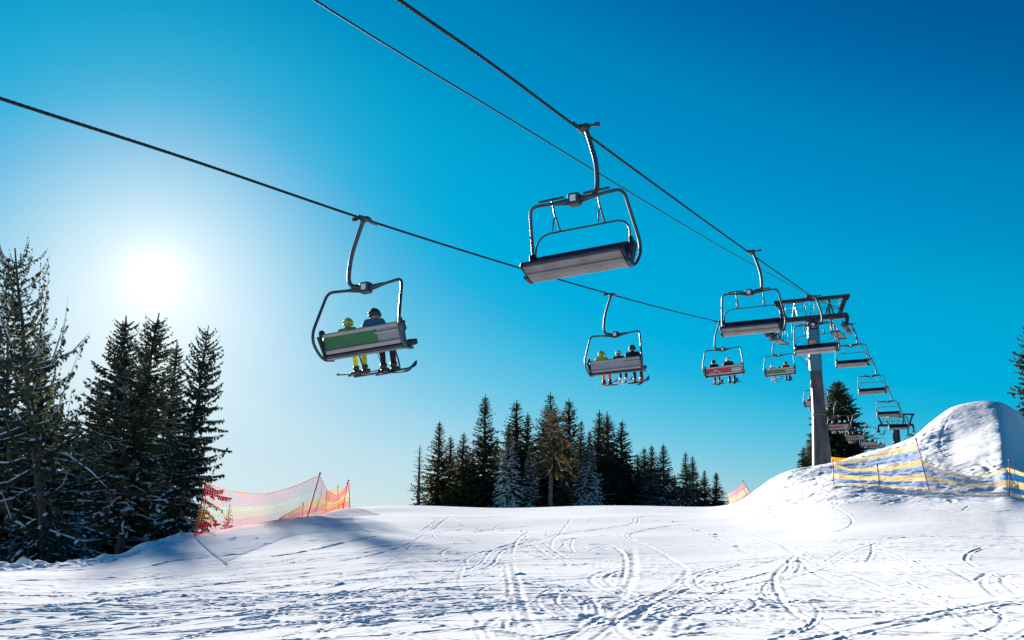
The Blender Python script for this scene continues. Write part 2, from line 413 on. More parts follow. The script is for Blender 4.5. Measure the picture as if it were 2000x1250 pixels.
back_r = [0.5, 4, 11.5, 19, 27, 33, 36, 40, 46, 58, 100, 150, 420]
AZ = [-math.pi] + [AZ[0] - 1.0] + AZ + [AZ[-1] + 1.0] + [math.pi]
RK = [back_r, back_r] + RK + [back_r, back_r]; ZK = [mean_z, mean_z] + ZK + [mean_z, mean_z]
AZ, RK, ZK = np.array(AZ), np.array(RK), np.array(ZK)

def cols_for(a):                                # control rows for a set of azimuths
    return pchip(AZ, RK, a), pchip(AZ, ZK, a)

NC, NR = 1200, 980
az_lo, az_hi = [math.atan2(*ray(X, 1005)[:2]) for X in (-110, 2110)]
a_in = np.linspace(az_lo, az_hi, NC)
a_l = -math.pi + (az_lo + math.pi) * (1 - np.linspace(1, 0, 60) ** 1.0)[:-1]
a_r = az_hi + (math.pi - az_hi) * (np.linspace(0, 1, 60))[1:]
a_all = np.concatenate([a_l, a_in, a_r])
r_in = 8.6 * (61 / 8.6) ** (np.linspace(0, 1, NR))
r_all = np.concatenate([np.linspace(0.5, 8.5, 24), r_in, 61 * (420 / 61) ** np.linspace(0, 1, 70)[1:]])
cr, cz = cols_for(a_all)
H = np.stack([pchip(cr[i], cz[i], r_all) for i in range(len(a_all))])        # (na, nr)
_k = np.exp(-.5 * (np.arange(-45, 46) / 17.0) ** 2); _k /= _k.sum()
_i0 = len(a_l); _b = np.pad(H[_i0:_i0 + NC], ((45, 45), (0, 0)), mode='edge')
_sm = sum(_k[q] * _b[q:q + NC] for q in range(91))
_w = (np.clip((np.arange(NC) / NC * 2220 - 110 - 1380) / 60, 0, 1) * np.clip((1760 - (np.arange(NC) / NC * 2220 - 110)) / 80, 0, 1))[:, None]
H[_i0:_i0 + NC] = H[_i0:_i0 + NC] * (1 - _w) + _sm * _w
AA, RR = np.meshgrid(a_all, r_all, indexing='ij')
GX, GY = RR * np.sin(AA), RR * np.cos(AA)

def hash2(ix, iy, seed):
    n = (ix.astype(np.int64) * 374761393 + iy.astype(np.int64) * 668265263 + seed * 974634777) & 0xffffffff
    n = ((n ^ (n >> 13)) * 1274126177) & 0xffffffff
    return ((n ^ (n >> 16)) & 0xffff) / 65535.0
def vnoise(x, y, seed=0):
    ix, iy = np.floor(x), np.floor(y); fx, fy = x - ix, y - iy
    fx = fx*fx*fx*(fx*(fx*6-15)+10); fy = fy*fy*fy*(fy*(fy*6-15)+10)
    a, b, c, d = hash2(ix, iy, seed), hash2(ix+1, iy, seed), hash2(ix, iy+1, seed), hash2(ix+1, iy+1, seed)
    return (a*(1-fx)+b*fx)*(1-fy) + (c*(1-fx)+d*fx)*fy - 0.5
def fbm(x, y, seed=0, o=4):
    t, a = 0, 1
    for k in range(o): t = t + a * vnoise(x, y, seed + k); x, y, a = x*2.03 + 11.3, y*2.03 - 7.1, a * .5
    return t

def height0(x, y):                              # smooth height at a point
    r, a = math.hypot(x, y), math.atan2(x, y)
    c1, c2 = cols_for(np.array([a])); return float(pchip(c1[0], c2[0], np.array([r]))[0])
def hit(X, Y, rmin=6, rmax=70):                 # where a sight line first meets the snow
    d = ray(X, Y); d = d / math.hypot(d[0], d[1]); a = math.atan2(d[0], d[1])
    c1, c2 = cols_for(np.array([a])); rr = np.arange(rmin, rmax, 0.05)
    z = pchip(c1[0], c2[0], rr) - d[2] * rr
    k = np.argmax(z > 0) if (z > 0).any() else int(np.argmax(z))
    return d * rr[k]

fade = np.clip((72 - RR) / 10, 0, 1) * np.clip((RR - 3) / 4, 0, 1)
D = np.zeros_like(H)
XPX0 = np.interp(AA, [math.atan2(*ray(X, 1005)[:2]) for X in range(-200, 2300, 100)], list(range(-200, 2300, 100)))
calm = 1 - .62 * np.clip((XPX0 - 620) / 420, 0, 1)
rough = np.clip(fbm(GX * .16, GY * .16, 3, 3) * 2.2 + .55, 0.12, 1)
D += 0.10 * fbm(GX * .14, GY * .2, 21, 2)
D += 0.0065 * rough * calm * fbm(GX * .8, GY * 1.9, 5, 4) + 0.005 * (1 - calm) * fbm(GX * 1.9 + .7 * GY, GY * .55 - .3 * GX, 6, 4)
rid = np.abs(fbm(GX * 1.1 + .6 * GY, GY * 2.6 - .3 * GX, 9, 3))
D -= 0.006 * rough * calm * np.clip(0.16 - rid, 0, 1) / 0.16
D += 0.0045 * rough * (.4 + .6 * calm) * fbm(GX * 4.2, GY * 6.5, 13, 3)
XPX = np.interp(AA, [math.atan2(*ray(X, 1005)[:2]) for X in range(-200, 2300, 100)], list(range(-200, 2300, 100)))
bank = np.clip((XPX - 1440) / 60, 0, 1) * np.clip((RR - 30) / 4, 0, 1)
kick = np.clip((XPX - 1840) / 40, 0, 1) * np.clip((RR - 38) / 3, 0, 1)          # groomed, smooth take-off
D += bank * (1 - .62 * kick) * (0.10 * fbm(GX * .9, GY * .9, 31, 5) + 0.03 * fbm(GX * 5, GY * 5, 37, 3))
edge = np.exp(-((RR - np.interp(AA, AZ, RK[:, 7])) / 1.3) ** 2) * np.clip((420 - XPX) / 60, 0, 1)
D += edge * np.abs(fbm(GX * 1.6, GY * 1.6, 41, 3)) * .35                            # clods along the left lip

P2 = np.stack([GX, GY], -1)
def resample(px, step=0.12):
    pts = np.array([hit(X, Y)[:2] for X, Y in px])
    t = np.concatenate([[0], np.cumsum(np.hypot(*np.diff(pts, axis=0).T))])
    q = np.linspace(0, t[-1], max(6, int(t[-1] / step)))
    return np.stack([pchip(t, pts[:, 0], q), pchip(t, pts[:, 1], q)], 1)
def carve(C, w, d, berm=0.5, ragged=0.5, seed=0, side=0, taper=True):
    """cut a groove of half width w and depth d along the curve C, throwing up a ragged berm"""
    m = w * 4 + .1
    x0, y0 = C.min(0) - m; x1, y1 = C.max(0) + m
    sel = np.where((GX > x0) & (GX < x1) & (GY > y0) & (GY < y1))
    if not len(sel[0]): return
    Q = P2[sel]; best = np.full(len(Q), 1e9); sg = np.zeros(len(Q)); tt = np.zeros(len(Q))
    for k in range(len(C) - 1):
        a, b = C[k], C[k+1]; ab = b - a; L2 = ab @ ab + 1e-9
        near = (np.abs(Q[:, 0] - (a[0]+b[0])/2) < m + .2) & (np.abs(Q[:, 1] - (a[1]+b[1])/2) < m + .2)
        if not near.any(): continue
        q = Q[near]; t = np.clip(((q - a) @ ab) / L2, 0, 1); dv = q - (a + t[:, None] * ab)
        dd = np.hypot(dv[:, 0], dv[:, 1]); i = np.where(near)[0]; u = dd < best[i]
        best[i[u]] = dd[u]; sg[i[u]] = np.sign(ab[0]*dv[u, 1] - ab[1]*dv[u, 0]); tt[i[u]] = (k + t[u]) / (len(C) - 1)
    ok = best < m
    t = best / w
    env = np.clip(np.minimum(tt, 1 - tt) * 8, 0, 1) if taper else 1.0
    n1 = 1 + ragged * 1.8 * fbm(Q[:, 0] * 2.2, Q[:, 1] * 2.2, 50 + seed, 3)
    n2 = np.clip(.5 + ragged * 3.0 * fbm(Q[:, 0] * 4.5, Q[:, 1] * 4.5, 60 + seed, 3), 0, 2.2)
    g = -d * np.exp(-t**2 * 1.1) * n1
    bsel = 1.0 if side == 0 else np.where(sg == side, 1.3, 0.25)
    g = g + berm * d * np.exp(-((t - 1.9) / .75) ** 2) * n2 * bsel
    D[sel] += np.where(ok, g * env, 0)

TRACKS = [  # (pixels of the photograph, half width, depth, berm, ragged, berm side)
 ([(0,1199),(90,1191),(180,1182),(260,1170),(350,1152),(430,1140),(505,1131)], .13, .10, .7, .5, 1),
 ([(290,1106),(340,1094),(420,1085),(505,1077)], .16, .10, .6, .6, 1),
 ([(510,1089),(580,1079),(650,1064),(700,1053),(760,1043)], .16, .10, .6, .6, 1),
 ([(0,1249),(110,1239),(210,1231),(300,1222),(420,1209),(560,1188),(680,1165),(770,1148)], .07, .05, .6, .5, 1),
 ([(165,1160),(190,1184),(212,1208),(225,1232)], .16, .06, .5, .2, 1),
 ([(20,1133),(90,1130),(150,1128)], .15, .07, .7, 1, 0), ([(30,1165),(60,1172),(120,1170)], .1, .05, .9, 1, 0),
 ([(605,1208),(680,1200),(760,1191)], .08, .06, .8, .8, 0), ([(690,1222),(740,1223),(785,1217)], .17, .10, .9, .7, 1),
 ([(900,1176),(935,1177)], .13, .08, .8, .6, 0), ([(965,1178),(1010,1180)], .12, .08, .8, .6, 0), ([(945,1232),(960,1222),(975,1212)], .1, .07, .8, .5, 0),
 ([(400,1245),(520,1231),(640,1215),(800,1204),(900,1196),(1010,1190)], .05, .035, .7, .6, 0),
 ([(620,1102),(700,1090),(800,1062),(830,1045)], .10, .05, .5, .4, 0),
 ([(690,1080),(760,1066),(830,1070),(960,1100)], .25, .05, .4, .3, 0),
 ([(430,1180),(520,1172),(600,1160),(700,1140)], .05, .04, .6, .6, 0), ([(650,1150),(720,1136),(830,1120)], .05, .035, .6, .6, 0),
 ([(1000,1085),(1008,1062),(1030,1040),(1045,1030)], .09, .06, .6, .6, 0),
 ([(1000,1098),(1012,1140),(1020,1180),(1035,1215),(1052,1250)], .10, .07, .6, .4, 1),
 ([(1150,1066),(1170,1066),(1188,1068)], .22, .14, .6, .4, 0),
 ([(1190,1065),(1214,1080),(1221,1108),(1212,1148)], .10, .08, .9, .8, 1),
 ([(1235,1068),(1238,1110),(1226,1150),(1200,1185),(1168,1216),(1118,1250)], .17, .07, .7, .4, 0),
 ([(1245,1060),(1300,1085),(1338,1108),(1338,1125),(1310,1150),(1270,1180),(1240,1215),(1218,1250)], .12, .05, .6, .5, 0),
 ([(1275,1185),(1255,1205),(1238,1224)], .14, .14, .5, .4, -1),
 ([(1555,1082),(1522,1110),(1512,1130),(1520,1160),(1540,1190),(1575,1216),(1640,1250)], .09, .09, .7, .6, 1),
 ([(1440,1030),(1520,1062),(1560,1084),(1620,1106),(1690,1130),(1800,1172),(1900,1216)], .10, .05, .5, .3, 0),
 ([(1548,1084),(1500,1096),(1450,1110),(1410,1115),(1400,1124)], .07, .05, .7, .7, 0), ([(1560,1086),(1562,1106),(1553,1120)], .08, .07, .8, .7, 0),
 ([(1562,1086),(1590,1118),(1655,1150)], .09, .045, .5, .4, 0),
 ([(1120,1010),(1095,1040),(1078,1072),(1105,1092)], .09, .05, .6, .6, 0), ([(1045,1090),(1080,1085)], .10, .07, .8, .7, 0),
 ([(1065,1112),(1095,1116)], .12, .09, .9, .8, 0), ([(1440,1165),(1462,1170),(1478,1182),(1463,1196),(1425,1210)], .09, .07, .8, .7, 1),
 ([(1690,1197),(1726,1191)], .09, .08, .6, .5, 0), ([(1735,1218),(1780,1212),(1842,1210)], .15, .08, .8, 1, 0),
 ([(1850,1108),(1880,1122),(1900,1132),(1930,1116),(1962,1122)], .09, .06, .9, .7, 0), ([(1968,1118),(1960,1130),(1972,1146),(2000,1164)], .1, .06, .6, .4, 0),
 ([(1270,1250),(1310,1205),(1352,1182)], .13, .06, .6, .5, 0), ([(1140,1165),(1165,1190),(1170,1212)], .08, .07, .7, .5, 0),
 ([(1700,1056),(1704,1074),(1690,1098)], .07, .05, .7, .6, 0), ([(1290,1010),(1380,1040),(1450,1075),(1500,1096)], .08, .035, .5, .4, 0),
 ([(1030,1178),(1080,1168),(1150,1176)], .12, .08, .9, 1, 0), ([(1030,1200),(1100,1190),(1160,1186)], .12, .07, .9, 1, 0),
 ([(1125,1232),(1150,1210),(1165,1205)], .16, .10, .8, .9, 0), ([(1320,1240),(1380,1225),(1420,1222)], .12, .07, .9, 1, 0),
 ([(1500,1245),(1560,1240),(1600,1242)], .12, .06, .9, 1, 0), ([(1310,1250),(1340,1244),(1400,1240)], .1, .06, .9, 1, 0),
 ([(820,1000),(870,1010),(930,1030),(990,1036)], .10, .05, .6, .5, 0), ([(880,1010),(850,1030),(835,1040)], .10, .05, .6, .6, 0),
 ([(920,1040),(960,1032),(985,1030)], .12, .07, .8, .9, 0), ([(1140,1002),(1165,1003)], .2, .07, .7, .6, 0), ([(740,1000),(800,1010),(860,1016)], .12, .05, .6, .7, 0),
 # the bank: scraper marks and a line of steps
 ([(1530,926),(1512,952),(1500,975)], .06, .08, .5, .4, 0), ([(1545,930),(1528,955),(1515,975)], .06, .06, .5, .4, 0), ([(1500,940),(1486,968)], .06, .07, .5, .4, 0),
 ([(1580,930),(1560,952)], .06, .05, .5, .5, 0), ([(1605,925),(1598,945),(1580,955)], .12, .09, .8, 1, 0),
 ([(1856,812),(1842,840),(1836,868),(1846,888),(1870,898)], .13, .09, .9, 1, 0), ([(1815,835),(1808,850),(1800,865)], .15, .08, .8, 1, 0),
 ([(1910,905),(1925,915),(1935,925)], .25, .12, .8, .9, 0), ([(1940,900),(1960,905),(1990,903)], .2, .10, .7, .6, 0), ([(1985,915),(1996,930),(2000,940)], .3, .14, .7, .8, 0),
 ([(1725,985),(1745,978),(1765,976)], .16, .10, .9, 1, 0), ([(1870,985),(1860,978),(1852,970)], .18, .12, .9, 1, 0),
]
def offset(C, o):
    T = np.gradient(C, axis=0); T /= np.hypot(T[:, 0], T[:, 1])[:, None] + 1e-9
    return C + np.stack([T[:, 1], -T[:, 0]], 1) * o
for k, (px, w, d, b, rg, sd) in enumerate(TRACKS):
    C = resample(px); long_ = len(C) > 14
    ke = .55 if np.mean([q[0] for q in px]) > 930 else 1.0
    carve(C, w * .42, d * .24 * ke, b * .6, min(1.3, rg * 1.5), k, sd)
    if long_ and RNG.random() < .35:                                             # the second ski, and the loose snow pushed off the edge
        carve(offset(C, RNG.uniform(.14, .28)), w * .35, d * .14 * ke, .9, 1.1, 700 + k)
        for q in range(int(len(C) / 9)):
            c0 = C[RNG.integers(0, len(C))] + RNG.normal(0, .16, 2); a = RNG.uniform(0, 6.28); L_ = RNG.uniform(.06, .28)
            carve(c0 + np.outer(np.linspace(-.5, .5, 5), [math.sin(a) * L_, math.cos(a) * L_]), RNG.uniform(.02, .045), RNG.uniform(.005, .016), 1.1, 1.2, 800 + q)
for k in range(230):                                                     # older, finer ski tracks in long loose arcs
    X0, Y0 = RNG.uniform(-50, 2050), RNG.uniform(996, 1255)
    p = hit(X0, Y0)[:2]; L = RNG.uniform(3, 16); left = X0 < 900
    a = (RNG.normal(1.32, .28) if left else RNG.normal(2.75, .55)); kx = RNG.normal(0, .11)
    q = np.linspace(-L/2, L/2, int(L / .15)); aa = a + kx * q + .25 * np.sin(q * RNG.uniform(.3, .7) + RNG.uniform(0, 6))
    C = p + np.stack([np.cumsum(np.sin(aa)) - np.sin(aa).sum() / 2, np.cumsum(np.cos(aa)) - np.cos(aa).sum() / 2], 1) * .15
    w = RNG.uniform(.022, .045); d = RNG.uniform(.003, .009)
    carve(C, w, d, .8, .8, 100 + k)
    if RNG.random() < .3: carve(offset(C, RNG.uniform(.12, .3)), w, d * .8, .8, .8, 400 + k)
for k in range(260):                                                     # scattered crumbs and scrapes
    X0, Y0 = RNG.uniform(-20, 2020), RNG.uniform(996, 1252)
    if X0 > 1560 and RNG.random() < .5: Y0 = RNG.uniform(962, 1010)
    if X0 > 930 and RNG.random() < .45: continue
    p = hit(X0, Y0)[:2]; a = RNG.normal(1.35, .35) if X0 < 930 else RNG.normal(2.6, .7); L = RNG.uniform(.15, 1.3)
    C = p + np.outer(np.linspace(-.5, .5, 6), [math.sin(a)*L, math.cos(a)*L])
    carve(C, RNG.uniform(.02, .05), RNG.uniform(.004, .013) * (1 if X0 < 930 else .75), .9, 1.2, 300 + k)
HZ = H + D * fade
na, nr = HZ.shape
idx = np.arange(na * nr).reshape(na, nr)
Fq = np.stack([idx[:-1, :-1], idx[:-1, 1:], idx[1:, 1:], idx[1:, :-1]], -1).reshape(-1, 4)
ground = np_mesh('snow_slope', np.stack([GX, GY, HZ], -1).reshape(-1, 3), Fq, [MT['snow']], smooth=True)
ground['kind'] = 'structure'; ground['label'] = 'white snow slope with ski tracks and a steep bank'
def hgt(x, y):
    r, a = math.hypot(x, y), math.atan2(x, y)
    i = np.clip(np.searchsorted(a_all, a), 1, na - 1); j = np.clip(np.searchsorted(r_all, r), 1, nr - 1)
    fa = (a - a_all[i-1]) / (a_all[i] - a_all[i-1]); fr = (r - r_all[j-1]) / (r_all[j] - r_all[j-1])
    return float((HZ[i-1, j-1]*(1-fa) + HZ[i, j-1]*fa)*(1-fr) + (HZ[i-1, j]*(1-fa) + HZ[i, j]*fa)*fr)

#@TREES
# ------------------------------------------------------------------ spruces
def unit(v): return v / (np.linalg.norm(v, axis=-1, keepdims=True) + 1e-9)
def spruce_data(seed, H=10., R=1.8, nb=220, nt=20, lo=.06, up=.25, droop=.55, curl=.25, tw=.030, hang=.35, shape=.95,
                snow=(.25, .15), pad=1.0, trunk_r=.016, irr=.35, wid=.26, notch=0.0):
    g = np.random.default_rng(seed)
    # trunk
    nz_ = 14; tz = np.linspace(0, H, nz_); bx = np.cumsum(g.normal(0, .006 * H, nz_)) * .35
    bx -= bx[0]; by = np.cumsum(g.normal(0, .006 * H, nz_)) * .35; by -= by[0]
    tb = MB(); tr = trunk_r * H * (1 - tz / H) ** .85 + .002 * H; tr[0] *= 1.35
    tb.tube(np.stack([bx, by, tz], 1), tr, 9)
    u = np.sort(g.random(nb)); h = (lo + (1 - lo) * (1 - (1 - u) ** 1.15)) * H * .955
    lev = np.round(h / (.018 * H)) * .018 * H; h = h * .35 + lev * .65
    t = np.clip((h / H - lo) / (1 - lo), 0, 1)
    az = np.arange(nb) * 2.39996 + g.normal(0, .35, nb)
    L = R * ((1 - t) ** shape) * (1 - .35 * np.exp(-t / .06)) * (1 + irr * g.normal(0, .6, nb).clip(-1.2, 1)) + .010 * H
    if notch: L *= 1 - notch * (np.sin(az * 1.0 + h / H * 9) > .3)
    L = np.maximum(L, .012 * H)
    bx_, by_ = np.interp(h, tz, bx), np.interp(h, tz, by)
    up0 = up + .55 * t - .25 * (1 - t); dr = droop * (1 - .55 * t) * (1 + .3 * g.normal(0, 1, nb)); cu = curl * (1 + .3 * g.normal(0, 1, nb))
    dh = np.stack([np.cos(az), np.sin(az), 0 * az], 1); sd = np.stack([-np.sin(az), np.cos(az), 0 * az], 1)
    bend = g.normal(0, .18, nb)
    def pos(i, w):
        return (np.stack([bx_[i], by_[i], h[i]], -1) + L[i][..., None] * (dh[i] * (w - .12 * w**2)[..., None] + sd[i] * (bend[i] * w * w)[..., None])
                + ZUP * (L[i] * (up0[i] * w - dr[i] * w**2 + cu[i] * w**3))[..., None])
    # limbs: three-sided tapering prisms
    ws = np.array([0, .3, .65, 1.0]); ii = np.repeat(np.arange(nb), 4); pp = pos(ii, np.tile(ws, nb)).reshape(nb, 4, 3)
    rr = (.10 + .9 * (L / R)) * .0030 * H; pr = rr[:, None] * np.array([1, .75, .45, .12])
    rings = np.stack([pp + sd[:, None] * pr[..., None], pp - sd[:, None] * pr[..., None] * .6 + ZUP * pr[..., None], pp - sd[:, None] * pr[..., None] * .6 - ZUP * pr[..., None]], 2)
    LV = rings.reshape(-1, 3); base = np.arange(nb)[:, None, None] * 12 + np.arange(3)[None, :, None] * 3
    k3 = np.arange(3)[None, None, :]; k3n = (k3 + 1) % 3
    LF = np.stack([base + k3, base + k3n, base + 3 + k3n, base + 3 + k3], -1).reshape(-1, 4)
    # twigs
    cnt = np.maximum(4, (nt * (.3 + .7 * L / R)).astype(int)); bi = np.repeat(np.arange(nb), cnt); n = len(bi)
    w = .10 + .90 * g.random(n) ** .85
    p0 = pos(bi, w); tan = unit(pos(bi, np.minimum(w + .05, 1.05)) - p0)
    sgn = np.where(g.random(n) < .5, -1, 1.); sp = rad(58) - rad(25) * w
    side = sd[bi] * sgn[:, None]
    dirn = tan * np.cos(sp)[:, None] + side * np.sin(sp)[:, None] + ZUP * (g.normal(-.12, .14, n))[:, None]
    hg = g.random(n) < hang
    dirn[hg] = tan[hg] * .45 + side[hg] * .35 * g.random(hg.sum())[:, None] - ZUP * (.8 + .4 * g.random(hg.sum()))[:, None]
    dirn = unit(dirn + g.normal(0, .08, (n, 3)))
    ln = tw * H * (.42 + .58 * (1 - t[bi])) * (1.15 - .55 * w) * (.6 + .8 * g.random(n)) * (.45 + .55 * np.minimum(1, L[bi] / R * 1.6))
    wd = ln * wid * (.8 + .5 * g.random(n))
    nrm = unit(np.cross(dirn, np.cross(ZUP, dirn)) + g.normal(0, .35, (n, 3))); lat = unit(np.cross(dirn, nrm)); nrm = np.cross(lat, dirn)
    def cards(p, d, a, l_, w_):
        m1 = p + d * (l_ * .38)[:, None]
        return np.stack([p, m1 + a * w_[:, None], p + d * l_[:, None], m1 - a * w_[:, None]], 1)
    C = np.concatenate([cards(p0, dirn, lat, ln, wd), cards(p0 - dirn * (ln * .05)[:, None], unit(dirn - ZUP * .25), nrm, ln * .9, wd * .75)])
    CV = C.reshape(-1, 3); CF = np.arange(len(CV)).reshape(-1, 4)
    # snow pads lying on the twigs and limbs
    f0, f1 = snow; prob = f0 + (f1 - f0) * (h[bi] / H); pk = (g.random(n) < prob * (.35 + 1.3 * (np.sin(bi * 12.9898) * .5 + .5))) & ~hg
    q = p0[pk] + ZUP * (wd[pk] * .30)[:, None]; dq, lq = dirn[pk], ln[pk] * .92; wq = wd[pk] * .95 * pad
    aq = unit(np.cross(dq, ZUP)); m1 = q + dq * (lq * .42)[:, None]; a1 = aq * wq[:, None]
    tp = m1 + ZUP * (wq * .55)[:, None]
    SV = np.stack([q, m1 + a1, q + dq * lq[:, None], m1 - a1, tp, m1 - ZUP * (wq * .25)[:, None]], 1).reshape(-1, 3); ns = int(pk.sum())
    o = np.arange(ns)[:, None] * 6
    SF = np.concatenate([o + np.array([[0, 1, 4]]), o + np.array([[1, 2, 4]]), o + np.array([[2, 3, 4]]), o + np.array([[3, 0, 4]]),
                         o + np.array([[1, 0, 5]]), o + np.array([[2, 1, 5]]), o + np.array([[3, 2, 5]]), o + np.array([[0, 3, 5]])])
    # lines of snow along the limbs
    wl_ = np.array([.12, .4, .7, .95]); li = np.where(g.random(nb) < min(1, f0 * 2.2))[0]
    if len(li):
        pl = pos(np.repeat(li, 4), np.tile(wl_, len(li))).reshape(-1, 4, 3); rw = (rr[li][:, None] * np.array([1.0, 1.1, .9, .25]))[..., None]
        s_ = sd[li][:, None]; upz = ZUP * rw
        rg = np.stack([pl + s_ * rw + upz * .3, pl + upz * 1.3, pl - s_ * rw + upz * .3], 2).reshape(-1, 3)
        b0 = np.arange(len(li))[:, None, None] * 12 + np.arange(3)[None, :, None] * 3; kk = np.arange(3)[None, None, :]; kn = (kk + 1) % 3
        lf = np.stack([b0 + kk, b0 + kn, b0 + 3 + kn, b0 + 3 + kk], -1).reshape(-1, 4)
        o2 = len(SV); SV = np.concatenate([SV, rg]); SF = [SF, lf + o2]
    else: SF = [SF]
    return tb, LV, LF, CV, CF, SV, SF, H

def spruce(seed, leaf='spruce', bark='bark', snow_m='tree_snow', **kw):
    tb, LV, LF, CV, CF, SV, SF, H = spruce_data(seed, **kw)
    root = empty('spruce_tree')
    o = len(tb.v); tv = np.array(tb.v); quads = np.array([f for f in tb.f if len(f) == 4]); 
    np_mesh('trunk', np.concatenate([tv, LV]), [np.concatenate([quads, LF + o])], [MT[bark]], smooth=True, parent=root)
    if len(SV):                                  # snow lying on the needles stays in the crown's mesh
        mi = np.concatenate([np.zeros(len(CF), np.int32)] + [np.ones(len(f), np.int32) for f in SF])
        np_mesh('crown', np.concatenate([CV, SV]), [CF] + [f + len(CV) for f in SF], [MT[leaf], MT[snow_m]], mi, parent=root)
    else: np_mesh('crown', CV, [CF], [MT[leaf]], parent=root)
    return root, H

def plant(root, H, X, ytop, D, label, group, yb=None, rz=None, wscale=1.0, xb=None, cat='tree', sink=.4):
    """stand the tree at distance D with its tip where it rises to"""
    top = at_r(X, ytop, D)
    bx, by = top[0], top[1]
    if xb is not None:
        q = at_r(xb, 1000, D); bx, by = q[0], q[1]
    zb = hgt(bx, by) - sink
    axis = Vector((top[0] - bx, top[1] - by, top[2] - zb)); k = axis.length / H
    root.location = (bx, by, zb)
    q = Vector((0, 0, 1)).rotation_difference(axis.normalized())
    root.rotation_mode = 'QUATERNION'; root.rotation_quaternion = q @ Matrix.Rotation(rz if rz is not None else RNG.uniform(0, 6.28), 4, 'Z').to_quaternion()
    root.scale = (k * wscale, k * wscale, k)
    tag(root, label, cat, group)

def kind(name):
    K = dict(
      dense=dict(R=1.75, nb=340, nt=28, snow=(.05, .0), tw=.034, lo=.02, wid=.30),
      broad=dict(R=2.1, nb=340, nt=30, snow=(.12, .02), tw=.036, droop=.5, lo=.02, wid=.30),
      slim=dict(R=1.4, nb=280, nt=24, snow=(.05, .0), tw=.034, lo=.03, wid=.30),
      dusted=dict(R=1.7, nb=320, nt=26, snow=(.5, .02), tw=.034, lo=.02, wid=.30),
      thin=dict(R=.95, nb=90, nt=10, snow=(.2, .1), tw=.030, lo=.08, wid=.24, shape=.6))
    return K[name]

GL, GC = 'tall spruces on the left of the slope', 'spruces in the middle grove'
LEFT = [ # X tip, y tip, X foot, distance, label, parameters
 (20, 487, 112, 88, 'bare leaning old spruce with a crooked top and hooked branches, tallest at the left edge',
   dict(R=1.6, nb=135, nt=20, lo=.05, up=.05, droop=1.15, curl=1.2, tw=.028, hang=.5, shape=.42, snow=(.27, .03), trunk_r=.011, irr=.9, wid=.26)),
 (10, 556, 30, 96, 'thin straight dead spruce with short twigs at the left frame edge',
   dict(R=1.25, nb=170, nt=16, lo=.05, up=.1, droop=.8, curl=.45, tw=.026, hang=.5, shape=.40, snow=(.28, .05), trunk_r=.008, irr=.6, wid=.22)),
 (86, 632, 92, 104, 'bushy dark spruce right behind the bare leaning spruce',
   dict(R=1.75, nb=260, nt=26, lo=.02, tw=.034, snow=(.38, .12), irr=.5, droop=.6, curl=.3, hang=.3)),
 (-38, 600, -40, 98, 'spruce cut by the left frame edge beside the thin dead one',
   dict(R=1.9, nb=240, nt=24, lo=.03, tw=.032, snow=(.45, .15), irr=.5, droop=.6, curl=.3)),
 (52, 760, 55, 112, 'low dark spruce filling the gap behind the leaning and the thin dead spruces',
   dict(R=2.2, nb=240, nt=24, lo=.02, tw=.036, snow=(.4, .2), irr=.4)),
 (238, 618, 212, 138, 'broad full spruce with long drooping boughs, left of the sun',
   dict(R=1.85, nb=300, nt=28, lo=.03, tw=.032, snow=(.34, .10), irr=.45, droop=.62, curl=.35, hang=.3, shape=.8)),
 (150, 812, 152, 120, 'snow covered short spruce at the front between the two taller groups',
   dict(R=2.5, nb=230, nt=28, lo=.02, tw=.038, snow=(.62, .35), irr=.45, droop=.7, curl=.3)),
 (312, 612, 238, 132, 'tall spruce right below the sun with a bare slanting lower trunk',
   dict(R=1.6, nb=270, nt=24, lo=.16, tw=.030, snow=(.36, .10), irr=.55, droop=.6, curl=.35, hang=.35, shape=.75, trunk_r=.010)),
 (350, 668, 318, 142, 'narrow spruce between the one below the sun and the ragged one by the net',
   dict(R=1.5, nb=250, nt=24, lo=.04, tw=.032, snow=(.36, .1), irr=.5, droop=.6, curl=.3, hang=.35)),
 (402, 635, 348, 126, 'ragged spruce nearest the orange net with a thin see-through top',
   dict(R=1.35, nb=215, nt=22, lo=.12, tw=.029, snow=(.34, .10), irr=.75, droop=.65, curl=.4, hang=.45, shape=.6, trunk_r=.010)),
 (275, 745, 270, 150, 'dark spruce deep behind the two trunks below the sun',
   dict(R=2.1, nb=250, nt=24, lo=.02, tw=.036, snow=(.2, .1), irr=.4)),
 (192, 745, 186, 148, 'dark spruce behind the broad full one, showing at its left shoulder',
   dict(R=2.0, nb=250, nt=24, lo=.02, tw=.036, snow=(.3, .1), irr=.4)),
 (366, 850, 355, 150, 'lowest dark spruce behind the left net post',
   dict(R=2.2, nb=220, nt=24, lo=.02, tw=.04, snow=(.25, .1), irr=.4)),
 (120, 930, 118, 130, 'squat snow streaked spruce at the foot of the leaning spruce',
   dict(R=3.2, nb=200, nt=26, lo=.02, tw=.045, snow=(.5, .3), irr=.4)),
]
WL = [1.0, 1.0, 1.35, 1.35, 1.35, 1.4, 1.35, 1.3, 1.35, 1.05, 1.35, 1.35, .8, 1.25]
for k, (xt, yt, xb, D, lab, kw) in enumerate(LEFT):
    if D > 118: D *= {9: .88, 7: 1.10}.get(k, 1.27)
    kw['nb'] = int(kw['nb'] * 1.25); kw['nt'] = int(kw['nt'] * 1.8)
    r_, H_ = spruce(100 + k, **kw); plant(r_, H_, xt, yt, D, lab, GL, xb=xb, rz=k * 1.3, wscale=WL[k])
